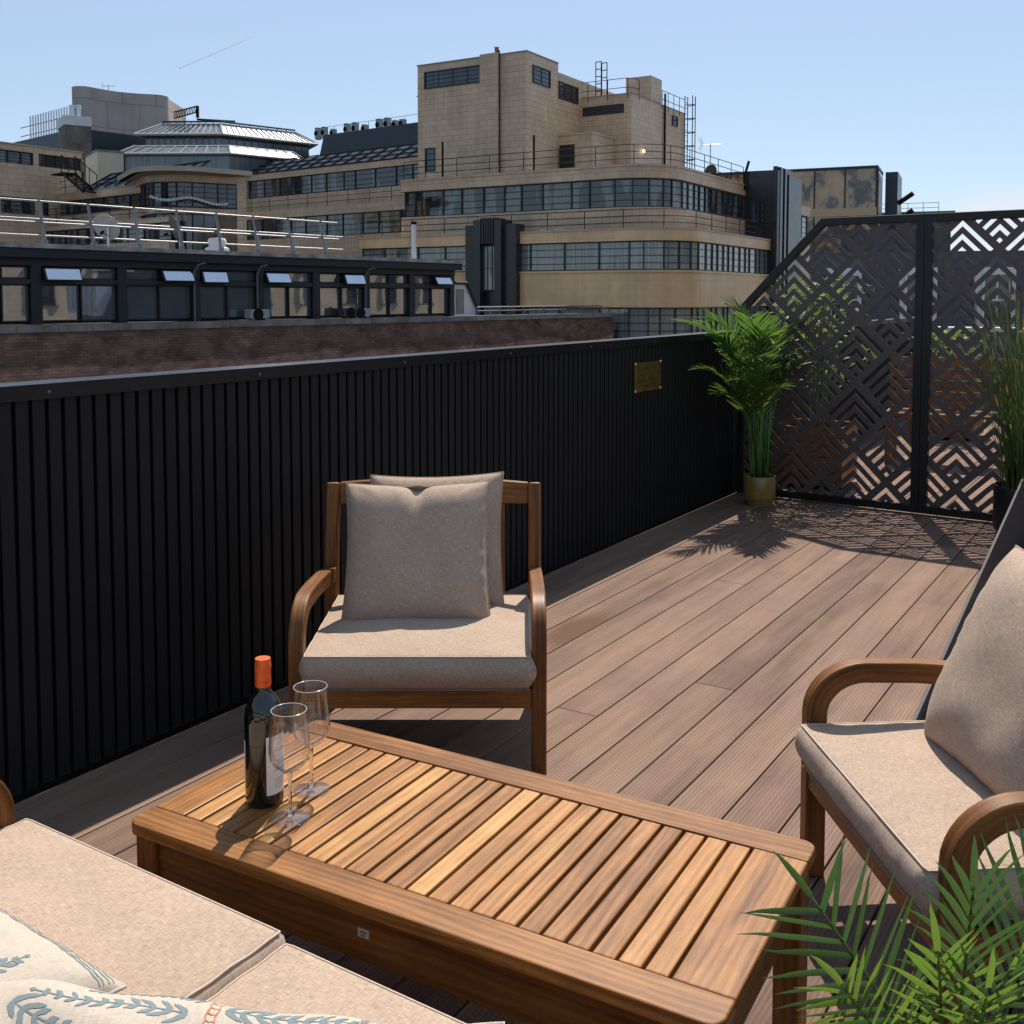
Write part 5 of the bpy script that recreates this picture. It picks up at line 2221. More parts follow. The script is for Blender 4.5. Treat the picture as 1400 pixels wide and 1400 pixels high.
mb = MB()
fc.box(mb, -.08, sR_ + .08, -.08, 4.08, zt_, zt_ + .12)
mb.build('flat_roof', ROOFG, cr, world=True)

# concrete curved tower far behind
ft_ = Fr(110, 104, 2600)
ct = thing('concrete_tower', 'tall windowless concrete tower with a curving wall, far left skyline', 'tower', ft_.P(5, 3, GZ))
sR_, _ = ft_.front(216, 150)
zc = ft_.front(110, 117)[1]
bkv = (9 * float(Fh @ ft_.a) + 1.0, 9 * float(Fh @ ft_.n))
pts = [bkv] + arc(1.2, 1.2, 1.2, 180, 265, 5)
m = 14
for k in range(1, m):
    f = k / m
    pts.append((1.2 + (sR_ - 1.2) * f, .0 + .9 * math.sin(f * math.pi) * (1 if True else 0)))
pts += arc(sR_, 1.6, 1.6, 272, 360, 6) + [(sR_ + 1.6 + bkv[0] - 2.5, bkv[1])]
Cp = Path(ft_, pts)
CONCT = tiles('concrete_panels', (.44, .37, .34), (.42, .355, .33), (.28, .24, .22), 3.2, 2.6, .85, .05, .18)
mb = MB()
Cp.strip(mb, GZ, zc, 0, -.6)
mb.face([ft_.P(*q, zc - .3) for q in Cp.off(-.3)])
mb.build('curved_wall', CONCT, ct, world=True, smooth=True, auto=45)
ae2 = thing('aerial', 'tiny aerial on top of the concrete tower', 'aerial', ft_.P(ft_.front(148, 110, 3)[0], 3, zc - .3))
mb = MB()
mb.tube([(0, 0, 0), (0, 0, 1.3)], .05, 5)
mb.tube([Vector((0, 0, 1.15)) - bx * .7, Vector((0, 0, 1.15)) + bx * .7], .04, 4)
mb.tube([Vector((0, 0, 1.15)) - bx * .6 - Vector((0, 0, .4)), Vector((0, 0, 1.15)) - bx * .6 + Vector((0, 0, .4))], .03, 4)
tag(mb.build('mast', STEEL, ae2), None)

# glazed roof lantern
fg = Fr(306, 90, -60000)
lan = thing('roof_lantern', 'tiered glass roof lantern with pale glazing bars on the skyline', 'roof lantern', fg.P(-4, 4, GZ))


def lantern_plan(xl, xc, xr, t, dep):
    """front edge from photo x xl to xc at setback t, then a side running back to xr"""
    a = fg.front(xl, 300, t)[0]
    b = fg.front(xc, 300, t)[0]
    # side runs back at 46 degrees to the line of sight
    k = 1.08
    P0 = fg.P(b, t, 0)
    d = 0.0
    for i in range(400):
        q = fg.P(b + d, t + d / k, 0)
        x = CX + FPX * ((q - CAM) @ Rv) / ((q - CAM) @ Fv)
        if x >= xr:
            break
        d += .05
    return [(a, t), (b, t), (b + d, t + d / k), (b + d - 3, t + d / k + 6), (a + 1, t + 12)]


def inset(poly, d):
    n = len(poly)
    out = []
    for k in range(n):
        p0, p1, p2 = Vector(poly[k - 1]), Vector(poly[k]), Vector(poly[(k + 1) % n])
        d1_, d2_ = (p1 - p0).normalized(), (p2 - p1).normalized()
        n1, n2 = Vector((-d1_.y, d1_.x)), Vector((-d2_.y, d2_.x))
        out.append(tuple(p1 + (n1 + n2) * (d / max(.25, 1 + n1.dot(n2)))))
    return out


def tier(mb, mb2, poly, za, zb, ins, step):
    q = inset(poly, ins)
    A = [fg.P(*p, za) for p in poly]
    B = [fg.P(*p, zb) for p in q]
    n = len(poly)
    for k in range(n):
        k2 = (k + 1) % n
        L_ = float(np.linalg.norm(A[k2] - A[k]))
        mb.face([A[k], A[k2], B[k2], B[k]], [(0, 0), (L_, 0), (L_, 2), (0, 2)])
        m_ = max(2, int(L_ / step))
        if k < 2 or k == n - 1:
            for i in range(m_ + 1):
                f = i / m_
                mb2.tube([A[k] + (A[k2] - A[k]) * f + Zv * .04, B[k] + (B[k2] - B[k]) * f + Zv * .04], .05 if 0 < i < m_ else .10, 4)
        mb2.tube([A[k], A[k2]], .12, 4)
        mb2.tube([B[k], B[k2]], .08, 4)
    mb.face(B)
    return q


def wallring(mb, poly, z0, z1):
    n = len(poly)
    for k in range(n):
        p, q = poly[k], poly[(k + 1) % n]
        l = math.hypot(q[0] - p[0], q[1] - p[1])
        mb.face([fg.P(*p, z0), fg.P(*q, z0), fg.P(*q, z1), fg.P(*p, z1)], [(0, z0), (l, z0), (l, z1), (0, z1)])


up_ = lantern_plan(186, 306, 436, 0, 0)
lo_ = lantern_plan(163, 316, 420, -2.2, 0)
z_e1 = fg.front(306, 183)[1]
z_t1 = fg.front(300, 168.5, 1.2)[1]
z_e2 = fg.front(316, 209.5, -2.2)[1]
z_t2 = fg.front(312, 199.5, -1.2)[1]
mb, mb2 = MB(), MB()
q_ = tier(mb, mb2, up_, z_e1, z_t1, 1.7, .55)
q2_ = tier(mb, mb2, lo_, z_e2, z_t2, 1.0, .95)
mb.build('sloped_glazing', LANTG, lan, world=True)
mb2.build('glazing_bar', LANT, lan, world=True)
mb = MB()
wallring(mb, inset(up_, .7), z_t2 - .3, z_e1 - .02)
wallring(mb, inset(lo_, .4), GZ, z_e2 - .02)
BGZ = glazing('blue_grey_clerestory', (.055, .075, .10), (.13, .165, .19), .5, .12)
mb.build('clerestory', BGZ, lan, world=True)
mb = MB()
for zz, po in ((z_t2 - .1, inset(up_, .66)), (z_e1 - .9, inset(up_, .66)), (z_e1 - .25, inset(up_, .66))):
    for k in range(2):
        mb.tube([fg.P(*po[k], zz), fg.P(*po[k + 1], zz)], .05, 4)
po = inset(up_, .66)
for k in range(2):
    for i in range(13):
        f = i / 12
        x_, y_ = po[k][0] + (po[k + 1][0] - po[k][0]) * f, po[k][1] + (po[k + 1][1] - po[k][1]) * f
        mb.tube([fg.P(x_, y_, z_t2 - .3), fg.P(x_, y_, z_e1)], .045, 4)
mb.build('clerestory_frame', plain('grey_frame', (.12, .125, .13), .5), lan, world=True)
mb = MB()
zz = z_t1 + .22
mb.tube([fg.P(*q_[0], zz), fg.P(*q_[1], zz), fg.P(*q_[2], zz)], .08, 5)
for k in range(2):
    for i in range(8):
        f = i / 8
        x_, y_ = q_[k][0] + (q_[k + 1][0] - q_[k][0]) * f, q_[k][1] + (q_[k + 1][1] - q_[k][1]) * f
        mb.tube([fg.P(x_, y_, z_t1), fg.P(x_, y_, zz)], .04, 4)
mb.tube([fg.P(q_[1][0] - 2.2, q_[1][1] + .5, zz + .28), fg.P(q_[1][0] + .9, q_[1][1] + 1.4, zz + .22)], .10, 5)
mb.build('maintenance_rail', RAILB, lan, world=True)
z_top = z_t1
# lattice boom of a window-cleaning cradle beside it
bm_ = thing('cradle_boom', 'small lattice boom of a roof cradle beside the glass lantern', 'roof cradle', fg.P(fg.front(240, 164, 6)[0], 6, z_top))
mb = MB()
p0, p1 = Vector(at(238, 162, 92)), Vector(at(270, 153, 92))
up = Vector((0, 0, .55))
mb.tube([p0, p1], .06, 4)
mb.tube([p0 + up, p1 + up * .9], .06, 4)
for k in range(9):
    a, b = p0.lerp(p1, k / 9), p0.lerp(p1, (k + 1) / 9)
    mb.tube([a, b + up], .035, 4)
    mb.tube([a + up, a], .03, 4)
mb.build('lattice', RAILB, bm_, world=True)
mb = MB()
mb.tube([p1 - up * .9, p1 + up * .9], .14, 6)
mb.build('drum', RAILB, bm_, world=True)

# dark roof with a rank of flue poles, far left
fk = Fr(88, 90, -900)
dk = thing('dark_roofed_block', 'dark slate roofed building on the far left skyline', 'building', fk.P(-8, 4, GZ))
sA_, zA_ = fk.front(88, 171)
sB_, zB_ = fk.front(-40, 202)
zlo = fk.front(40, 212)[1]
mb = MB()
rows = []
for s in (sB_, 0):
    rows.append([fk.P(s, 0, GZ), fk.P(s, 0, zlo - .5), fk.P(s, 1.4, zA_), fk.P(s, 8, zA_), fk.P(s, 8, GZ)])
mb.grid(rows)
mb.face(rows[1])
mb.build('roof', ROOFD, dk, world=True)
mb = MB()
for px in range(0, 16):
    x = 41 + px * 3.6
    a = fk.front(x, 150, 1.8)
    zz = fk.front(x, 159 - px * .95, 1.8)[1]
    mb.tube([fk.P(a[0], 1.8, zA_), fk.P(a[0], 1.8, zz)], .07, 5)
for h in (.5, 1.3):
    mb.tube([fk.P(fk.front(28, 170, 1.8)[0], 1.8, zA_ + h), fk.P(fk.front(97, 160, 1.8)[0], 1.8, zA_ + h)], .05, 4)
mb.build('flue_poles', STEEL, dk, world=True)
fh_ = Fr(103, 84, 3000)
chn = thing('chimney_block', 'weathered concrete chimney block with a white cap and two steel cowls', 'chimney', fh_.P(0, 0, GZ))
sR_, _ = fh_.front(124.5, 180)
z0_, z1_, z2_ = GZ, fh_.front(104, 171.5)[1], fh_.front(104, 158.5)[1]
tb_ = 3.0
s_l = fh_.front(88.5, 180)[0]
mb = MB()
fh_.box(mb, s_l, sR_, 0, tb_, z0_, z1_)
mb.build('shaft', plain('sooty_concrete', (.16, .14, .12), .9, 0, .2, .4, .8), chn, world=True)
mb = MB()
fh_.box(mb, s_l - .06, sR_ + .06, -.06, tb_, z1_, z2_)
mb.build('cap', WHITEP, chn, world=True)
for px in (99, 106.5):
    a = fh_.front(px, 150, 1.0)
    zz = fh_.front(px, 144, 1.0)[1]
    mb = MB()
    c = fh_.P(a[0], 1.0, z2_)
    mb.lathe([(.20, 0), (.20, (zz - z2_) * .7), (.26, (zz - z2_) * .72), (.26, zz - z2_), (0, zz - z2_ + .05)], c=c, n=14)
    mb.build('cowl', STEEL, chn, world=True)

# ---- mirrored office block at the right ---------------------------------------------
fm = Fr(1196, 92, -2600)
mir = thing('mirror_glass_block', 'bronze mirror glass office block on the right skyline', 'office building', fm.P(-4, 3, GZ))
sA_, zA_ = fm.front(1083, 236)
sB_, zB_ = 0.0, fm.front(1196, 230)[1]
tE = fm.side(1207, 238)[0]
zl = fm.front(1140, 292)[1]
MIRR = NT('glass_with_painted_reflections')
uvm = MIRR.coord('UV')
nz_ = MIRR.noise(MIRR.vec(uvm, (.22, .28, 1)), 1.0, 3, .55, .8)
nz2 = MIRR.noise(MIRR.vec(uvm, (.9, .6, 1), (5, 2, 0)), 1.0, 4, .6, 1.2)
cc = MIRR.ramp(MIRR.math('MULTIPLY_ADD', nz2, .5, MIRR.math('MULTIPLY', nz_, .6)), [(.44, (.012, .013, .015)), (.50, (.05, .04, .03)), (.56, (.30, .185, .08)), (.68, (.42, .27, .12))], 'EASE')  # warm and dark reflections painted into the glass base colour
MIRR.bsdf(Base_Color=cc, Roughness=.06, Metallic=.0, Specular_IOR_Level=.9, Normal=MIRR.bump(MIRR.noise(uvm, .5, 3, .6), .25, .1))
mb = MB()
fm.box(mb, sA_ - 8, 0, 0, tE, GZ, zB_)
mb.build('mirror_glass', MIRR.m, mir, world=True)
mb = MB()
fm.box(mb, sA_ - 8.05, .05, -.05, tE + .05, zB_, zB_ + .25)
for k in range(9):
    s = -k * 2.6 - .0
    fm.box(mb, s - .12, s + (.0 if k else .12), -.05, .0, GZ, zB_)
fm.box(mb, sA_ - 8, 0, -.04, .0, zB_ - 3.6, zB_ - 3.5)
mb.build('mullions', DARKFR, mir, world=True)
mb = MB()
fm.box(mb, sA_ - 8, 0, -.08, -.0, zl - .25, zl + .45)
mb.build('pale_band', plain('pale_stone_band', (.45, .36, .22), .7), mir, world=True)
mb = MB()
sX = fm.front(1228, 260, tE)[0]
zX = fm.front(1228, 236, tE)[1]
fm.box(mb, .3, sX, tE - .8, tE + 5, GZ, zX)
mb.build('blue_black_tower', plain('blue_black_cladding', (.016, .023, .038), .35, 0, .5, .15, .6), mir, world=True)
mb = MB()
for zz in (-1.9, -3.4):
    mb.tube([fm.P(sX, tE, zX + zz - .9), fm.P(sX + 1.3, tE, zX + zz)], .22, 6)
mb.build('flood_bracket', RAILB, mir, world=True)
ff = Fr(1230, 120, -3000)
far = thing('flat_roofed_block', 'distant low grey flat roofed building at the right horizon', 'building', ff.P(4, 3, GZ))
sB_ = ff.front(1290, 290)[0]
zz = ff.front(1260, 290)[1]
mb = MB()
ff.box(mb, -6, sB_, 0, 12, GZ, zz - .8)
mb.build('wall', plain('grey_render', (.16, .165, .16), .8), far, world=True)
mb = MB()
ff.box(mb, -6, sB_ + 1.2, -1, 13, zz - .8, zz)
mb.build('roof', plain('grey_roof_edge', (.12, .125, .12), .8), far, world=True)
mb = MB()
pth = Path(ff, [(sB_ - 7, 1), (sB_ - .5, 1)])
railing_bars(mb, pth, zz, 1.1, (.5, 1), 1.6, 0, .06)
mb.build('railing', RAILB, far, world=True)

# ---- the black penthouse and brick parapet across the street ------------------------
fp = Fr(0, 31, 1843)
pent = thing('black_penthouse', 'black framed rooftop penthouse with open tilted vents above a brick wall', 'building', fp.P(8, 3, GZ))
zroof = fp.front(0, 331.5)[1]
zslab = fp.front(0, 338)[1]
zhead = fp.front(0, 362)[1]
ztr1 = fp.front(0, 381)[1]
ztr0 = fp.front(0, 388)[1]
zsill = fp.front(0, 444)[1]
zcb = fp.front(0, 456, -.5)[1]
sE_ = fp.front(617, 390)[0]
sS = fp.front(-60, 390)[0]
print('pent', zroof, zsill, sE_)
mb = MB()
fp.box(mb, sS, sE_ + .5, -.42, 6.5, zslab, zroof)
mb.build('roof_slab', plain('weathered_concrete_edge', (.30, .28, .26), .9, 0, .2, .5, 1.5, .3), pent, world=True)
mb = MB()
fp.box(mb, sS, sE_ + .35, -.34, -.14, zslab - .28, zslab - .002)
fp.box(mb, sS, sE_ + .1, -.13, 6, zhead, zslab - .001)
fp.box(mb, sS, sE_, .35, 6, zsill, zhead)
piers = [(-60, -40), (40, 54.5), (159, 171), (261.5, 271), (348.5, 358), (425.5, 435), (495.5, 503), (557.5, 565), (613, 618.5)]
for p0, p1 in piers:
    a0_, a1_ = fp.front(p0, 400)[0], fp.front(p1, 400)[0]
    fp.box(mb, a0_, a1_, -.12, .35, zsill - .02, zhead - .002)
mb.build('black_wall', plain('black_painted_render', (.012, .014, .018), .5, 0, .4, .2, 2), pent, world=True)
wins = [(-40, 0), (0, 40), (54.5, 109), (109, 159), (171, 216), (216, 261.5), (271, 309), (309, 348.5), (358, 393.5), (393.5, 425.5), (435, 465.5), (465.5, 495.5), (503, 531.5), (531.5, 557.5), (565, 589), (589, 613)]
vents = {2, 5, 6, 8, 11, 15}
for k, (p0, p1) in enumerate(wins):
    a0_, a1_ = fp.front(p0, 400)[0] + .03, fp.front(p1, 400)[0] - .03
    pth = Path(fp, [(a0_, 0), (a1_, 0)])
    unit_window(pth, 0, pth.L[-1], zsill + .06, ztr0, -.08, pent, DARKFR, GLZP, 1, 1, .05)
    if k in vents:
        # top-hung vent pushed open: its outer face looks up at the sky
        L = ztr1 - zhead
        hgt = abs(L) * .95
        an = math.radians([24, 30, 19, 27, 22, 33][sorted(vents).index(k)])
        zb_, tb_ = zhead - .08 - hgt * math.cos(an), -.14 - hgt * math.sin(an)
        mb = MB()
        A = [fp.P(a0_ + .05, -.14, zhead - .08), fp.P(a1_ - .05, -.14, zhead - .08), fp.P(a1_ - .05, tb_, zb_), fp.P(a0_ + .05, tb_, zb_)]
        nrm = np.cross(A[1] - A[0], A[3] - A[0])
        nrm = nrm / np.linalg.norm(nrm)
        if nrm[2] < 0:
            nrm = -nrm
        for i in range(4):
            mb.tube([A[i], A[(i + 1) % 4]], .045, 4)
        v_ = mb.build('open_vent', DARKFR, pent, world=True)
        mb = MB()
        mb.face([a + nrm * .03 for a in A], [(0, 0), (1, 0), (1, 1), (0, 1)])
        mb.face([a - nrm * .03 for a in A][::-1])
        mb.build('vent_pane', VENTG, v_, world=True)
        mb = MB()
        mb.face([fp.P(a0_, .1, ztr1 - .2), fp.P(a1_, .1, ztr1 - .2), fp.P(a1_, .1, zhead), fp.P(a0_, .1, zhead)])
        mb.build('vent_opening', bpy.data.materials['dark_interior'], v_, world=True)
    else:
        unit_window(pth, 0, pth.L[-1], ztr1, zhead - .02, -.08, pent, DARKFR, GLZP, 1, 1, .05)
mb = MB()
fp.box(mb, sS, sE_, -.10, -.0, ztr0 + .002, ztr1 - .002)
mb.build('transom', DARKFR, pent, world=True)
for px in (266, 352, 500):
    a = fp.front(px, 400, -.2)
    mb = MB()
    mb.tube([fp.P(a[0], -.2, zsill), fp.P(a[0], -.2, zhead - .1), fp.P(a[0] + .08, -.32, zhead + .15), fp.P(a[0] + .3, -.42, zslab - .3)], .030, 6)
    mb.build('downpipe', plain('grey_downpipe', (.12, .125, .135), .5) if px == 266 else bpy.data.materials['grey_downpipe'], pent, world=True)

brick = thing('brick_parapet', 'sooty brown brick wall with stone coping below the black penthouse', 'wall', fp.P(10, -.6, GZ))
bE = fp.front(838, 440, -.5)[0]
mb = MB()
b0 = fp.P(sS, -.5, 0)
zt_ = zcb


def brick_face(mb, s0, s1, t0, t1, z0, z1):
    P = fp.P
    zz = zt_ - .0
    for (a, b, c, d) in (((s0, t0), (s1, t0), 0, s1 - s0), ((s1, t0), (s1, t1), 50, 50 + t1 - t0), ((s1, t1), (s0, t1), 0, s1 - s0), ((s0, t1), (s0, t0), 0, 1)):
        mb.face([P(*a, z0), P(*b, z0), P(*b, z1), P(*a, z1)], [(c, z0 - zz), (d, z0 - zz), (d, z1 - zz), (c, z1 - zz)])
    mb.face([P(s0, t0, z1), P(s1, t0, z1), P(s1, t1, z1), P(s0, t1, z1)])


brick_face(mb, sS, bE, -.5, -.12, GZ, zcb)
brick_face(mb, bE - .4, bE - .001, -.1195, 9, GZ, zcb)
mb.build('brickwork', BRICK, brick, world=True)
mb = MB()
x_ = sS
rnd = random.Random(6)
while x_ < bE:
    l = rnd.uniform(1.1, 1.5)
    fp.box(mb, x_, min(bE + .06, x_ + l - .015), -.57, -.06, zcb + .002, zsill - .021 + rnd.uniform(-.01, .01))
    x_ += l
mb.build('stone_coping', plain('weathered_stone', (.20, .19, .175), .9, 0, .2, .4, 1.2, .3), brick, world=True)
# paler render roof behind the brick parapet, with a steel rail
mb = MB()
fp.box(mb, sS + 2, bE - .45, 6.6, 9, GZ, zcb - .4)
mb.build('roof_deck', ROOFG, brick, world=True)

rl = thing('roof_handrail', 'dark steel handrail on the brick wall to the right of the penthouse', 'railing', fp.P(sE_ + 4, .5, zsill))
r0, r1 = fp.front(652, 420, .6)[0], fp.front(822, 420, .6)[0]
mb = MB()
pth = Path(fp, [(r0, .6), (r1, .6)])
zr_ = fp.front(740, 419, .6)[1]
railing_bars(mb, pth, zsill - .3, zr_ - zsill + .3, (1.0, .72), 1.6, 0, .07)
mb.build('rail', plain('dull_steel_rail', (.16, .165, .18), .5, .4), rl, world=True)

gb = thing('white_dormer', 'small white gabled dormer at the right end of the black penthouse', 'dormer', fp.P(sE_ + .6, 1, zcb))
g0, gz = fp.front(620, 386, .8)
g1_, _ = fp.front(636, 390, .8)
g2_, gzb = fp.front(650, 425, .8)
gz = fp.front(632, 388, .8)[1]
mb = MB()
pr = [(g0, zcb), (g2_, zcb), (g2_, gzb + .15), (g1_, gz), (g0, gz)]
for t_, fl in ((.8, False), (4.5, True)):
    q = [fp.P(a, t_, b) for a, b in pr]
    mb.face(q if not fl else q[::-1])
for i in range(5):
    a, b = pr[i], pr[(i + 1) % 5]
    mb.face([fp.P(a[0], .8, a[1]), fp.P(a[0], 4.5, a[1]), fp.P(b[0], 4.5, b[1]), fp.P(b[0], .8, b[1])])
mb.build('gable_wall', WHITEP, gb, world=True)
mb = MB()
for (a, b) in ((pr[2], pr[3]), (pr[3], pr[4])):
    mb.tube([fp.P(a[0], .72, a[1] + .05), fp.P(b[0], .72, b[1] + .05)], .08, 4)
mb.build('verge', DARKFR, gb, world=True)
mb = MB()
mb.face([fp.P(g0 + .15, .78, zcb + .3), fp.P(g1_ - .1, .78, zcb + .3), fp.P(g1_ - .1, .78, gz - .25), fp.P(g0 + .15, .78, gz - .25)])
mb.build('pane', GLZ2, gb, world=True)

# railings round the penthouse roof
def leaning_rail(label, t0, s0, s1, zb, zt, nposts, lean, mids):
    r_ = thing('roof_railing', label, 'railing', fp.P((s0 + s1) / 2, t0, zb), 0, None)
    mb = MB()
    for m_ in mids:
        q0 = fp.P(s0, t0 - lean * m_, zb + (zt - zb) * m_)
        q1 = fp.P(s1, t0 - lean * m_, zb + (zt - zb) * m_)
        mb.tube([q0, q1], .030, 6)
    mb.build('rails', RAILW, r_, world=True)
    for k in range(nposts):
        s = s0 + (s1 - s0) * (k + .45) / nposts
        mb = MB()
        mb.tube([fp.P(s + .1, t0 + .02, zb), fp.P(s, t0 - lean, zt + .03)], .046, 6)
        mb.tube([fp.P(s + .1, t0 + .02, zb), fp.P(s + .1, t0 + .02, zb + .12)], .09, 8)
        mb.build('post', RAILW, r_, world=True)


s_r1 = fp.front(465, 320, -.3)[0]
leaning_rail('long pale grey railing leaning out along the front edge of the penthouse roof', -.3, fp.front(-50, 320, -.3)[0], s_r1, zroof, fp.front(0, 270.5, -.3)[1], 9, -.15, (.5, 1.0))
leaning_rail('pale grey railing along the back edge of the penthouse roof', 5.2, fp.front(-50, 320, 5.2)[0], fp.front(470, 320, 5.2)[0], zroof, zroof + 1.15, 9, -.1, (.5, 1.0))
prot = math.atan2(fp.a[1], fp.a[0])
a = fp.front(148, 330, 1.8)
dish('round pale grey satellite dish behind the railing, left of the two on the penthouse', fp.P(a[0], 1.8, zroof), .46, dr - .15, .5, DISHG, 'satellite dishes')
a = fp.front(246, 330, 2.6)
dish('large dark mesh satellite dish turned sideways on the penthouse roof', fp.P(a[0], 2.6, zroof), .56, dr - 1.0, .35, DISHD, 'satellite dishes')
a = fp.front(297, 335, .8)
vt = thing('roof_vent', 'squat pale mushroom roof vent on the penthouse roof', 'roof vent', fp.P(a[0], .8, zroof))
mb = MB()
mb.lathe([(.42, 0), (.42, .14), (.30, .2), (.28, .3)], n=20)
mb.build('base', WHITEP, vt, smooth=True, auto=40)
mb = MB()
mb.lathe([(.28, .3), (.33, .3), (.33, .42), (.27, .5), (0, .52)], n=20)
mb.build('cowl', WHITEP, vt, smooth=True, auto=40)
a = fp.front(566, 352, .2)
fl2 = thing('flue_pipe', 'thin white flue pipe standing on the penthouse roof', 'flue', fp.P(a[0], .2, zroof))
mb = MB()
hz = fp.front(566, 307, .2)[1] - zroof
mb.tube([(0, 0, 0), (0, 0, hz)], .10, 12)
mb.build('pipe', WHITEP, fl2, smooth=True, auto=50)
mb = MB()
mb.lathe([(.11, hz), (.13, hz + .02), (.13, hz + .12), (0, hz + .2)], n=12)
mb.build('cap', RAILB, fl2)
for px, lab in ((352, 'pale air conditioner on the brick coping near the middle of the penthouse'), (492, 'pale air conditioner on the brick coping near the right end of the penthouse'), (478, 'dark air conditioner on the brick coping beside a pale one')):
    a = fp.front(px, 430, -.35)
    ac_unit(lab, fp.P(a[0], -.33, zsill - .01), prot, .85, .38, .36, 'air conditioners on the brick coping', DISHD if 'dark' in lab else bpy.data.materials['grey_ac_paint'])

# ---- street, own building, things beyond the screen --------------------------------
mb = MB()
S_ = 2500
mb.face([(-S_, -S_, GZ), (S_, -S_, GZ), (S_, S_, GZ), (-S_, S_, GZ)])
o = mb.build('street', plain('asphalt', (.05, .05, .052), .9, 0, .2, .2, .05))
tag(o, 'asphalt street level far below the terrace', 'street', kind='structure')
own = thing('terrace_building', 'pale brick building whose roof carries the deck', 'building', (-.3, 6, GZ))
mb = MB()
mb.box(-2.84, 14, -14, 13.5, GZ, -.31)
mb.build('wall', tiles('stock_brick', (.33, .25, .17), (.28, .2, .135), (.3, .27, .23), .23, .075, .9, .01), own, world=True)

# the house row further along on our own side of the street, mirrored in the penthouse glass
row = thing('stone_terrace_row', 'stone fronted building row along our side of the street, out of frame to the right', 'building', (9, 60, GZ))
mb = MB()
mb.box(9.2, 20, 25, 130, GZ, 9)
yy = 25
while yy < 128:
    for z0_ in (-3.2, .8, 4.6):
        mb.box(9.02, 9.1995, yy + .6, yy + .95, z0_, z0_ + 2.4)
        mb.box(9.02, 9.1995, yy + 2.15, yy + 2.5, z0_, z0_ + 2.4)
        mb.box(8.95, 9.1995, yy + .5, yy + 2.6, z0_ + 2.405, z0_ + 2.8)
    yy += 4.2
mb.build('stone_wall', tiles('warm_limestone', (.62, .50, .36), (.56, .45, .32), (.36, .30, .22), 1.0, .4, .8, .01), row, world=True)
yy = 25
mb = MB()
while yy < 128:
    for z0_ in (-3.2, .8, 4.6):
        mb.box(9.15, 9.1985, yy + 1.0, yy + 2.1, z0_, z0_ + 2.3)
    yy += 4.2
mb.build('sash_glass', GLZ3, row, world=True)

# beyond the lattice: terracotta planters, shrubs and a slate mansard
TERR = plain('terracotta', (.40, .16, .075), .75, 0, .3, .2, 6, .1)
TEAK = WOOD
BAMB = foliage('bamboo_leaf', (.05, .09, .02), (.17, .2, .04), (.3, .38, .06), .5, .4)


def planter(label, x, y, w, d, h, rz, leafh, seed, grp, nleaf=420):
    t = thing('wooden_planter', label, 'planter', (x, y, 0), rz, grp)
    mb = MB()
    for k in range(4):
        zz = .03 + k * (h - .03) / 4
        mb.box(-w / 2, w / 2, -d / 2, -d / 2 + .025, zz, zz + (h - .03) / 4 - .006)
        mb.box(-w / 2, w / 2, d / 2 - .025, d / 2, zz, zz + (h - .03) / 4 - .006)
        mb.box(-w / 2, -w / 2 + .025, -d / 2 + .026, d / 2 - .026, zz, zz + (h - .03) / 4 - .006)
        mb.box(w / 2 - .025, w / 2, -d / 2 + .026, d / 2 - .026, zz, zz + (h - .03) / 4 - .006)
    mb.build('box', WOODR, t)
    mb = MB()
    mb.box(-w / 2 + .026, w / 2 - .026, -d / 2 + .026, d / 2 - .026, .04, h - .06)
    mb.build('soil', SOIL, t)
    s = thing('shrub', label.replace('teak planter', 'leafy shrub growing in the teak planter').split(' holding')[0], 'shrub', (x, y, h - .06), 0, 'shrubs beyond the screen')
    rnd = random.Random(seed)
    mb = MB()
    for k in range(14):
        a = rnd.uniform(0, 6.28)
        e = Vector((math.cos(a) * w * .4 * rnd.random(), math.sin(a) * d * .5 * rnd.random(), leafh * rnd.uniform(.6, 1)))
        mb.tube([Vector((e.x * .3, e.y * .3, 0)), e * .55, e], .006, 5)
    mb.build('stem', STEM, s)
    mb = MB()
    for k in range(nleaf):
        c = Vector((rnd.gauss(0, w * .26), rnd.gauss(0, d * .34), leafh * (.25 + .75 * rnd.random() ** .7)))
        dv = Vector((rnd.uniform(-1, 1), rnd.uniform(-1, 1), rnd.uniform(-.7, .6))).normalized()
        wv = dv.cross(Vector((rnd.uniform(-1, 1), rnd.uniform(-1, 1), 1))).normalized()
        l = rnd.uniform(.06, .13)
        ww = l * .16
        mb.grid([[c - wv * .001, c + wv * .001], [c + dv * l * .4 - wv * ww, c + dv * l * .4 + wv * ww], [c + dv * l - wv * .001 + Vector((0, 0, -.02)), c + dv * l + wv * .001 + Vector((0, 0, -.02))]], lambda i, j: (j, i / 2))
    mb.build('leaves', BAMB, s)
    return t


gp = 'teak planters beyond the lattice screen'
planter('teak planter holding a tall shrub beyond the sloping screen', -2.25, 7.6, .5, .5, .45, .05, 1.1, 1, gp, 520)
planter('teak planter holding a low shrub beyond the middle post of the screens', -1.95, 10.9, .6, .6, .5, .0, .6, 3, gp)
# terracotta-brown sun-lit bench row
SOFB = (('wooden garden bench beyond the right screen', -1.52, 9.1, .12),)
for lab, x, y, rz in SOFB:
    t = thing('garden_bench', lab, 'bench', (x, y, 0), rz, None)
    for sx in (-.55, .5):
        for sy in (-.22, .2):
            mb = MB()
            mb.box(sx, sx + .05, sy, sy + .05, 0, .40 if sy < 0 else .85)
            mb.build('leg', WOODR, t)
    for k in range(5):
        mb = MB()
        mb.box(-.56, .56, -.23 + k * .09, -.15 + k * .09, .4005, .425)
        mb.build('seat_slat', WOODR, t)
    for k in range(4):
        mb = MB()
        mb.box(-.56, .56, .175, .1995, .5 + k * .095, .575 + k * .095)
        mb.build('back_slat', WOODR, t)
mb = MB()
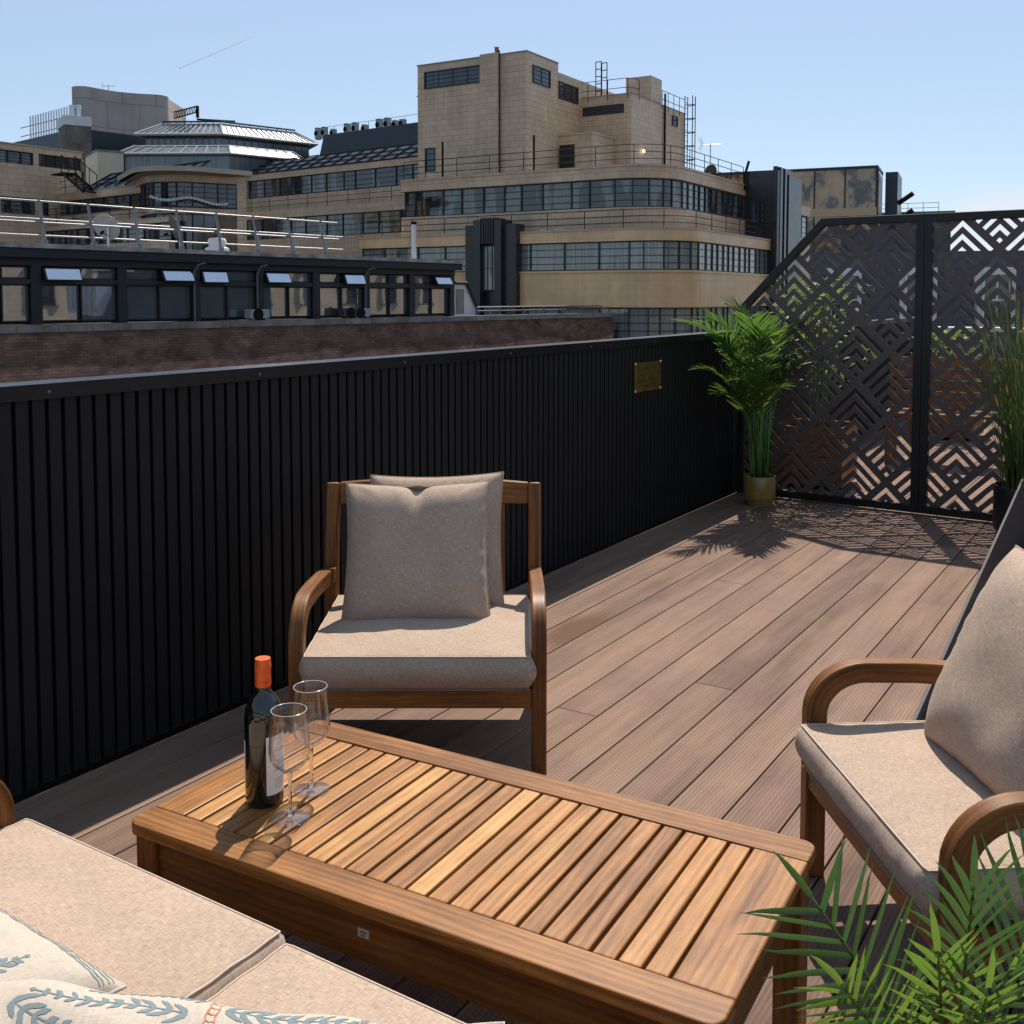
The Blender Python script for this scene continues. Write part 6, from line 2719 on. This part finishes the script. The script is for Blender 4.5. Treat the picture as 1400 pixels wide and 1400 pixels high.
# brick parapet closing the far end
ep = thing('end_parapet', 'low grey rendered parapet at the far end of the terrace', 'wall', (-.2, 13.3, 0))
mb.box(-2.84, 6, 13.41, 13.7, -.3, .95)
mb.build('render', plain('grey_lead_render', (.13, .13, .135), .8, 0, .3, .2, 1.5), ep, world=True)
mb = MB()
mb.box(-2.88, 6.04, 13.37, 13.74, .9505, 1.0)
mb.build('coping', plain('pale_coping', (.55, .53, .5), .7), ep, world=True)
fz = Fr(1180, 30, -4200)
ms = thing('mansard_block', 'dark slate mansard building with white framed windows seen through the lattice', 'building', fz.P(6, 4, GZ))
zm = fz.front(1290, 341)[1]
mb = MB()
rows = []
for s in (fz.front(1108, 400)[0], fz.front(1540, 400)[0]):
    rows.append([fz.P(s, 0, GZ), fz.P(s, 0, zm - 3.0), fz.P(s, 1.2, zm), fz.P(s, 9, zm), fz.P(s, 9, GZ)])
mb.grid(rows)
mb.face(rows[0][::-1])
mb.face(rows[1])
fz.box(mb, fz.front(1150, 400)[0], fz.front(1312, 400)[0], 2.5, 8.5, zm + .001, fz.front(1290, 312, 2.5)[1])
mb.build('slate_roof', plain('grey_slate', (.055, .06, .07), .6, 0, .4, .35, 1.5, .2), ms, world=True)
sA_ = fz.front(1130, 400)[0]
for k in range(6):
    s = sA_ + k * 2.0
    mb = MB()
    fz.box(mb, s, s + .95, -.05, 1.1, zm - 2.3, zm - .5)
    d_ = mb.build('dormer', WHITEP, ms, world=True)
    pth = Path(fz, [(s + .1, -.06), (s + .85, -.06)])
    unit_window(pth, 0, .75, zm - 2.15, zm - .65, .0, ms, WHITEP, GLZ3, 2, 2, .06)
mb = MB()
fz.box(mb, fz.front(1108, 400)[0], fz.front(1540, 400)[0], -.3, .2, zm - 3.3, zm - 3.0)
mb.build('cornice', WHITEP, ms, world=True)

# vapour trail high over the city
cv = MB()
q0, q1 = Vector(at(243, 95, 2600)), Vector(at(352, 48, 3000))
cv.tube([q0.lerp(q1, k / 12) for k in range(13)], 1.9, 8, scales=[.9, 1.1, 1.15, 1.2, 1.2, 1.2, 1.1, 1.0, .9, .75, .6, .4, .15])
t_ = NT('vapour')
tr_ = t_.n('BsdfTransparent')
df_ = t_.n('BsdfTranslucent')
df_.inputs[0].default_value = (.9, .9, .9, 1)
mx_ = t_.n('MixShader')
t_.set(mx_.inputs[0], t_.math('MULTIPLY', t_.ramp(t_.noise(t_.coord('Object'), .02, 3), [(.3, (.45,) * 3), (.7, (.9,) * 3)]), .75))
t_.t.links.new(tr_.outputs[0], mx_.inputs[1])
t_.t.links.new(df_.outputs[0], mx_.inputs[2])
t_.t.links.new(mx_.outputs[0], t_.out.inputs[0])
tag(cv.build('vapour_trail', t_.m, smooth=True), 'thin white aircraft vapour trail in the sky', 'vapour trail')

# ------------------------------------------------------------------ light and sky
SUN_AZ = math.radians(21.6)      # left of +Y
SUN_EL = math.radians(55)
to_sun = Vector((-math.sin(SUN_AZ) * math.cos(SUN_EL), math.cos(SUN_AZ) * math.cos(SUN_EL), math.sin(SUN_EL)))
sl = bpy.data.lights.new('sun', 'SUN')
sl.energy = 5.0
sl.angle = math.radians(.53)
sl.color = (1.0, .905, .785)
so = bpy.data.objects.new('sun', sl)
COL.objects.link(so)
so.location = (0, 0, 30)
so.rotation_euler = to_sun.to_track_quat('Z', 'Y').to_euler()
w = bpy.data.worlds.new('World')
scene.world = w
w.use_nodes = True
nt = w.node_tree
bg = nt.nodes['Background']
sky = nt.nodes.new('ShaderNodeTexSky')
sky.sky_type = 'NISHITA'
sky.sun_disc = False
sky.sun_elevation = SUN_EL
sky.sun_rotation = -SUN_AZ
sky.altitude = 30
sky.air_density = .85
sky.dust_density = .4
sky.ozone_density = 1.5
bg.inputs[1].default_value = .106
# a low bank of fair-weather cloud far off, as part of the sky
tc = nt.nodes.new('ShaderNodeTexCoord')
mp = nt.nodes.new('ShaderNodeMapping')
nt.links.new(tc.outputs['Generated'], mp.inputs[0])
mp.inputs['Scale'].default_value = (9, 9, 22)
nz = nt.nodes.new('ShaderNodeTexNoise')
nz.inputs['Scale'].default_value = 1.0
nz.inputs['Detail'].default_value = 6
nt.links.new(mp.outputs[0], nz.inputs['Vector'])
cdv = at(1368, 300, 1.0) - CAM
cdv = cdv / np.linalg.norm(cdv)
sub = nt.nodes.new('ShaderNodeVectorMath')
sub.operation = 'SUBTRACT'
nt.links.new(tc.outputs['Generated'], sub.inputs[0])
sub.inputs[1].default_value = tuple(cdv)
sc = nt.nodes.new('ShaderNodeVectorMath')
sc.operation = 'MULTIPLY'
nt.links.new(sub.outputs[0], sc.inputs[0])
sc.inputs[1].default_value = (1, 1, 1.9)
ln = nt.nodes.new('ShaderNodeVectorMath')
ln.operation = 'LENGTH'
nt.links.new(sc.outputs[0], ln.inputs[0])


def wm(op, a, b, c=None):
    nd = nt.nodes.new('ShaderNodeMath')
    nd.operation = op
    for i, v in enumerate((a, b, c)):
        if v is None:
            continue
        if isinstance(v, bpy.types.NodeSocket):
            nt.links.new(v, nd.inputs[i])
        else:
            nd.inputs[i].default_value = v
    return nd.outputs[0]


f = wm('SUBTRACT', .062, ln.outputs['Value'])
f = wm('ADD', f, wm('MULTIPLY_ADD', nz.outputs[0], .12, -.06))
mr = nt.nodes.new('ShaderNodeMapRange')
mr.inputs['From Min'].default_value = 0
mr.inputs['From Max'].default_value = .045
mr.inputs['To Max'].default_value = .75
nt.links.new(f, mr.inputs['Value'])
mx = nt.nodes.new('ShaderNodeMix')
mx.data_type = 'RGBA'
nt.links.new(mr.outputs[0], mx.inputs[0])
tint = nt.nodes.new('ShaderNodeMix')
tint.data_type = 'RGBA'
tint.blend_type = 'MULTIPLY'
tint.inputs[0].default_value = 1.0
nt.links.new(sky.outputs[0], tint.inputs[6])
tint.inputs[7].default_value = (1.0, .985, .955, 1)
veil = nt.nodes.new('ShaderNodeMix')        # thin even summer haze over the whole sky
veil.data_type = 'RGBA'
veil.inputs[0].default_value = .5
nt.links.new(tint.outputs[2], veil.inputs[6])
veil.inputs[7].default_value = (3.8, 4.85, 6.3, 1)
nt.links.new(veil.outputs[2], mx.inputs[6])
mx.inputs[7].default_value = (5.9, 6.2, 6.8, 1)
nt.links.new(mx.outputs[2], bg.inputs[0])
scene.view_settings.view_transform = 'Standard'
scene.view_settings.look = 'None'
scene.view_settings.exposure = .38
scene.view_settings.gamma = 1.0
scene.view_settings.use_curve_mapping = False
scene.cycles.max_bounces = 8
scene.cycles.transparent_max_bounces = 24
scene.cycles.sample_clamp_indirect = 6
scene.cycles.use_denoising = True
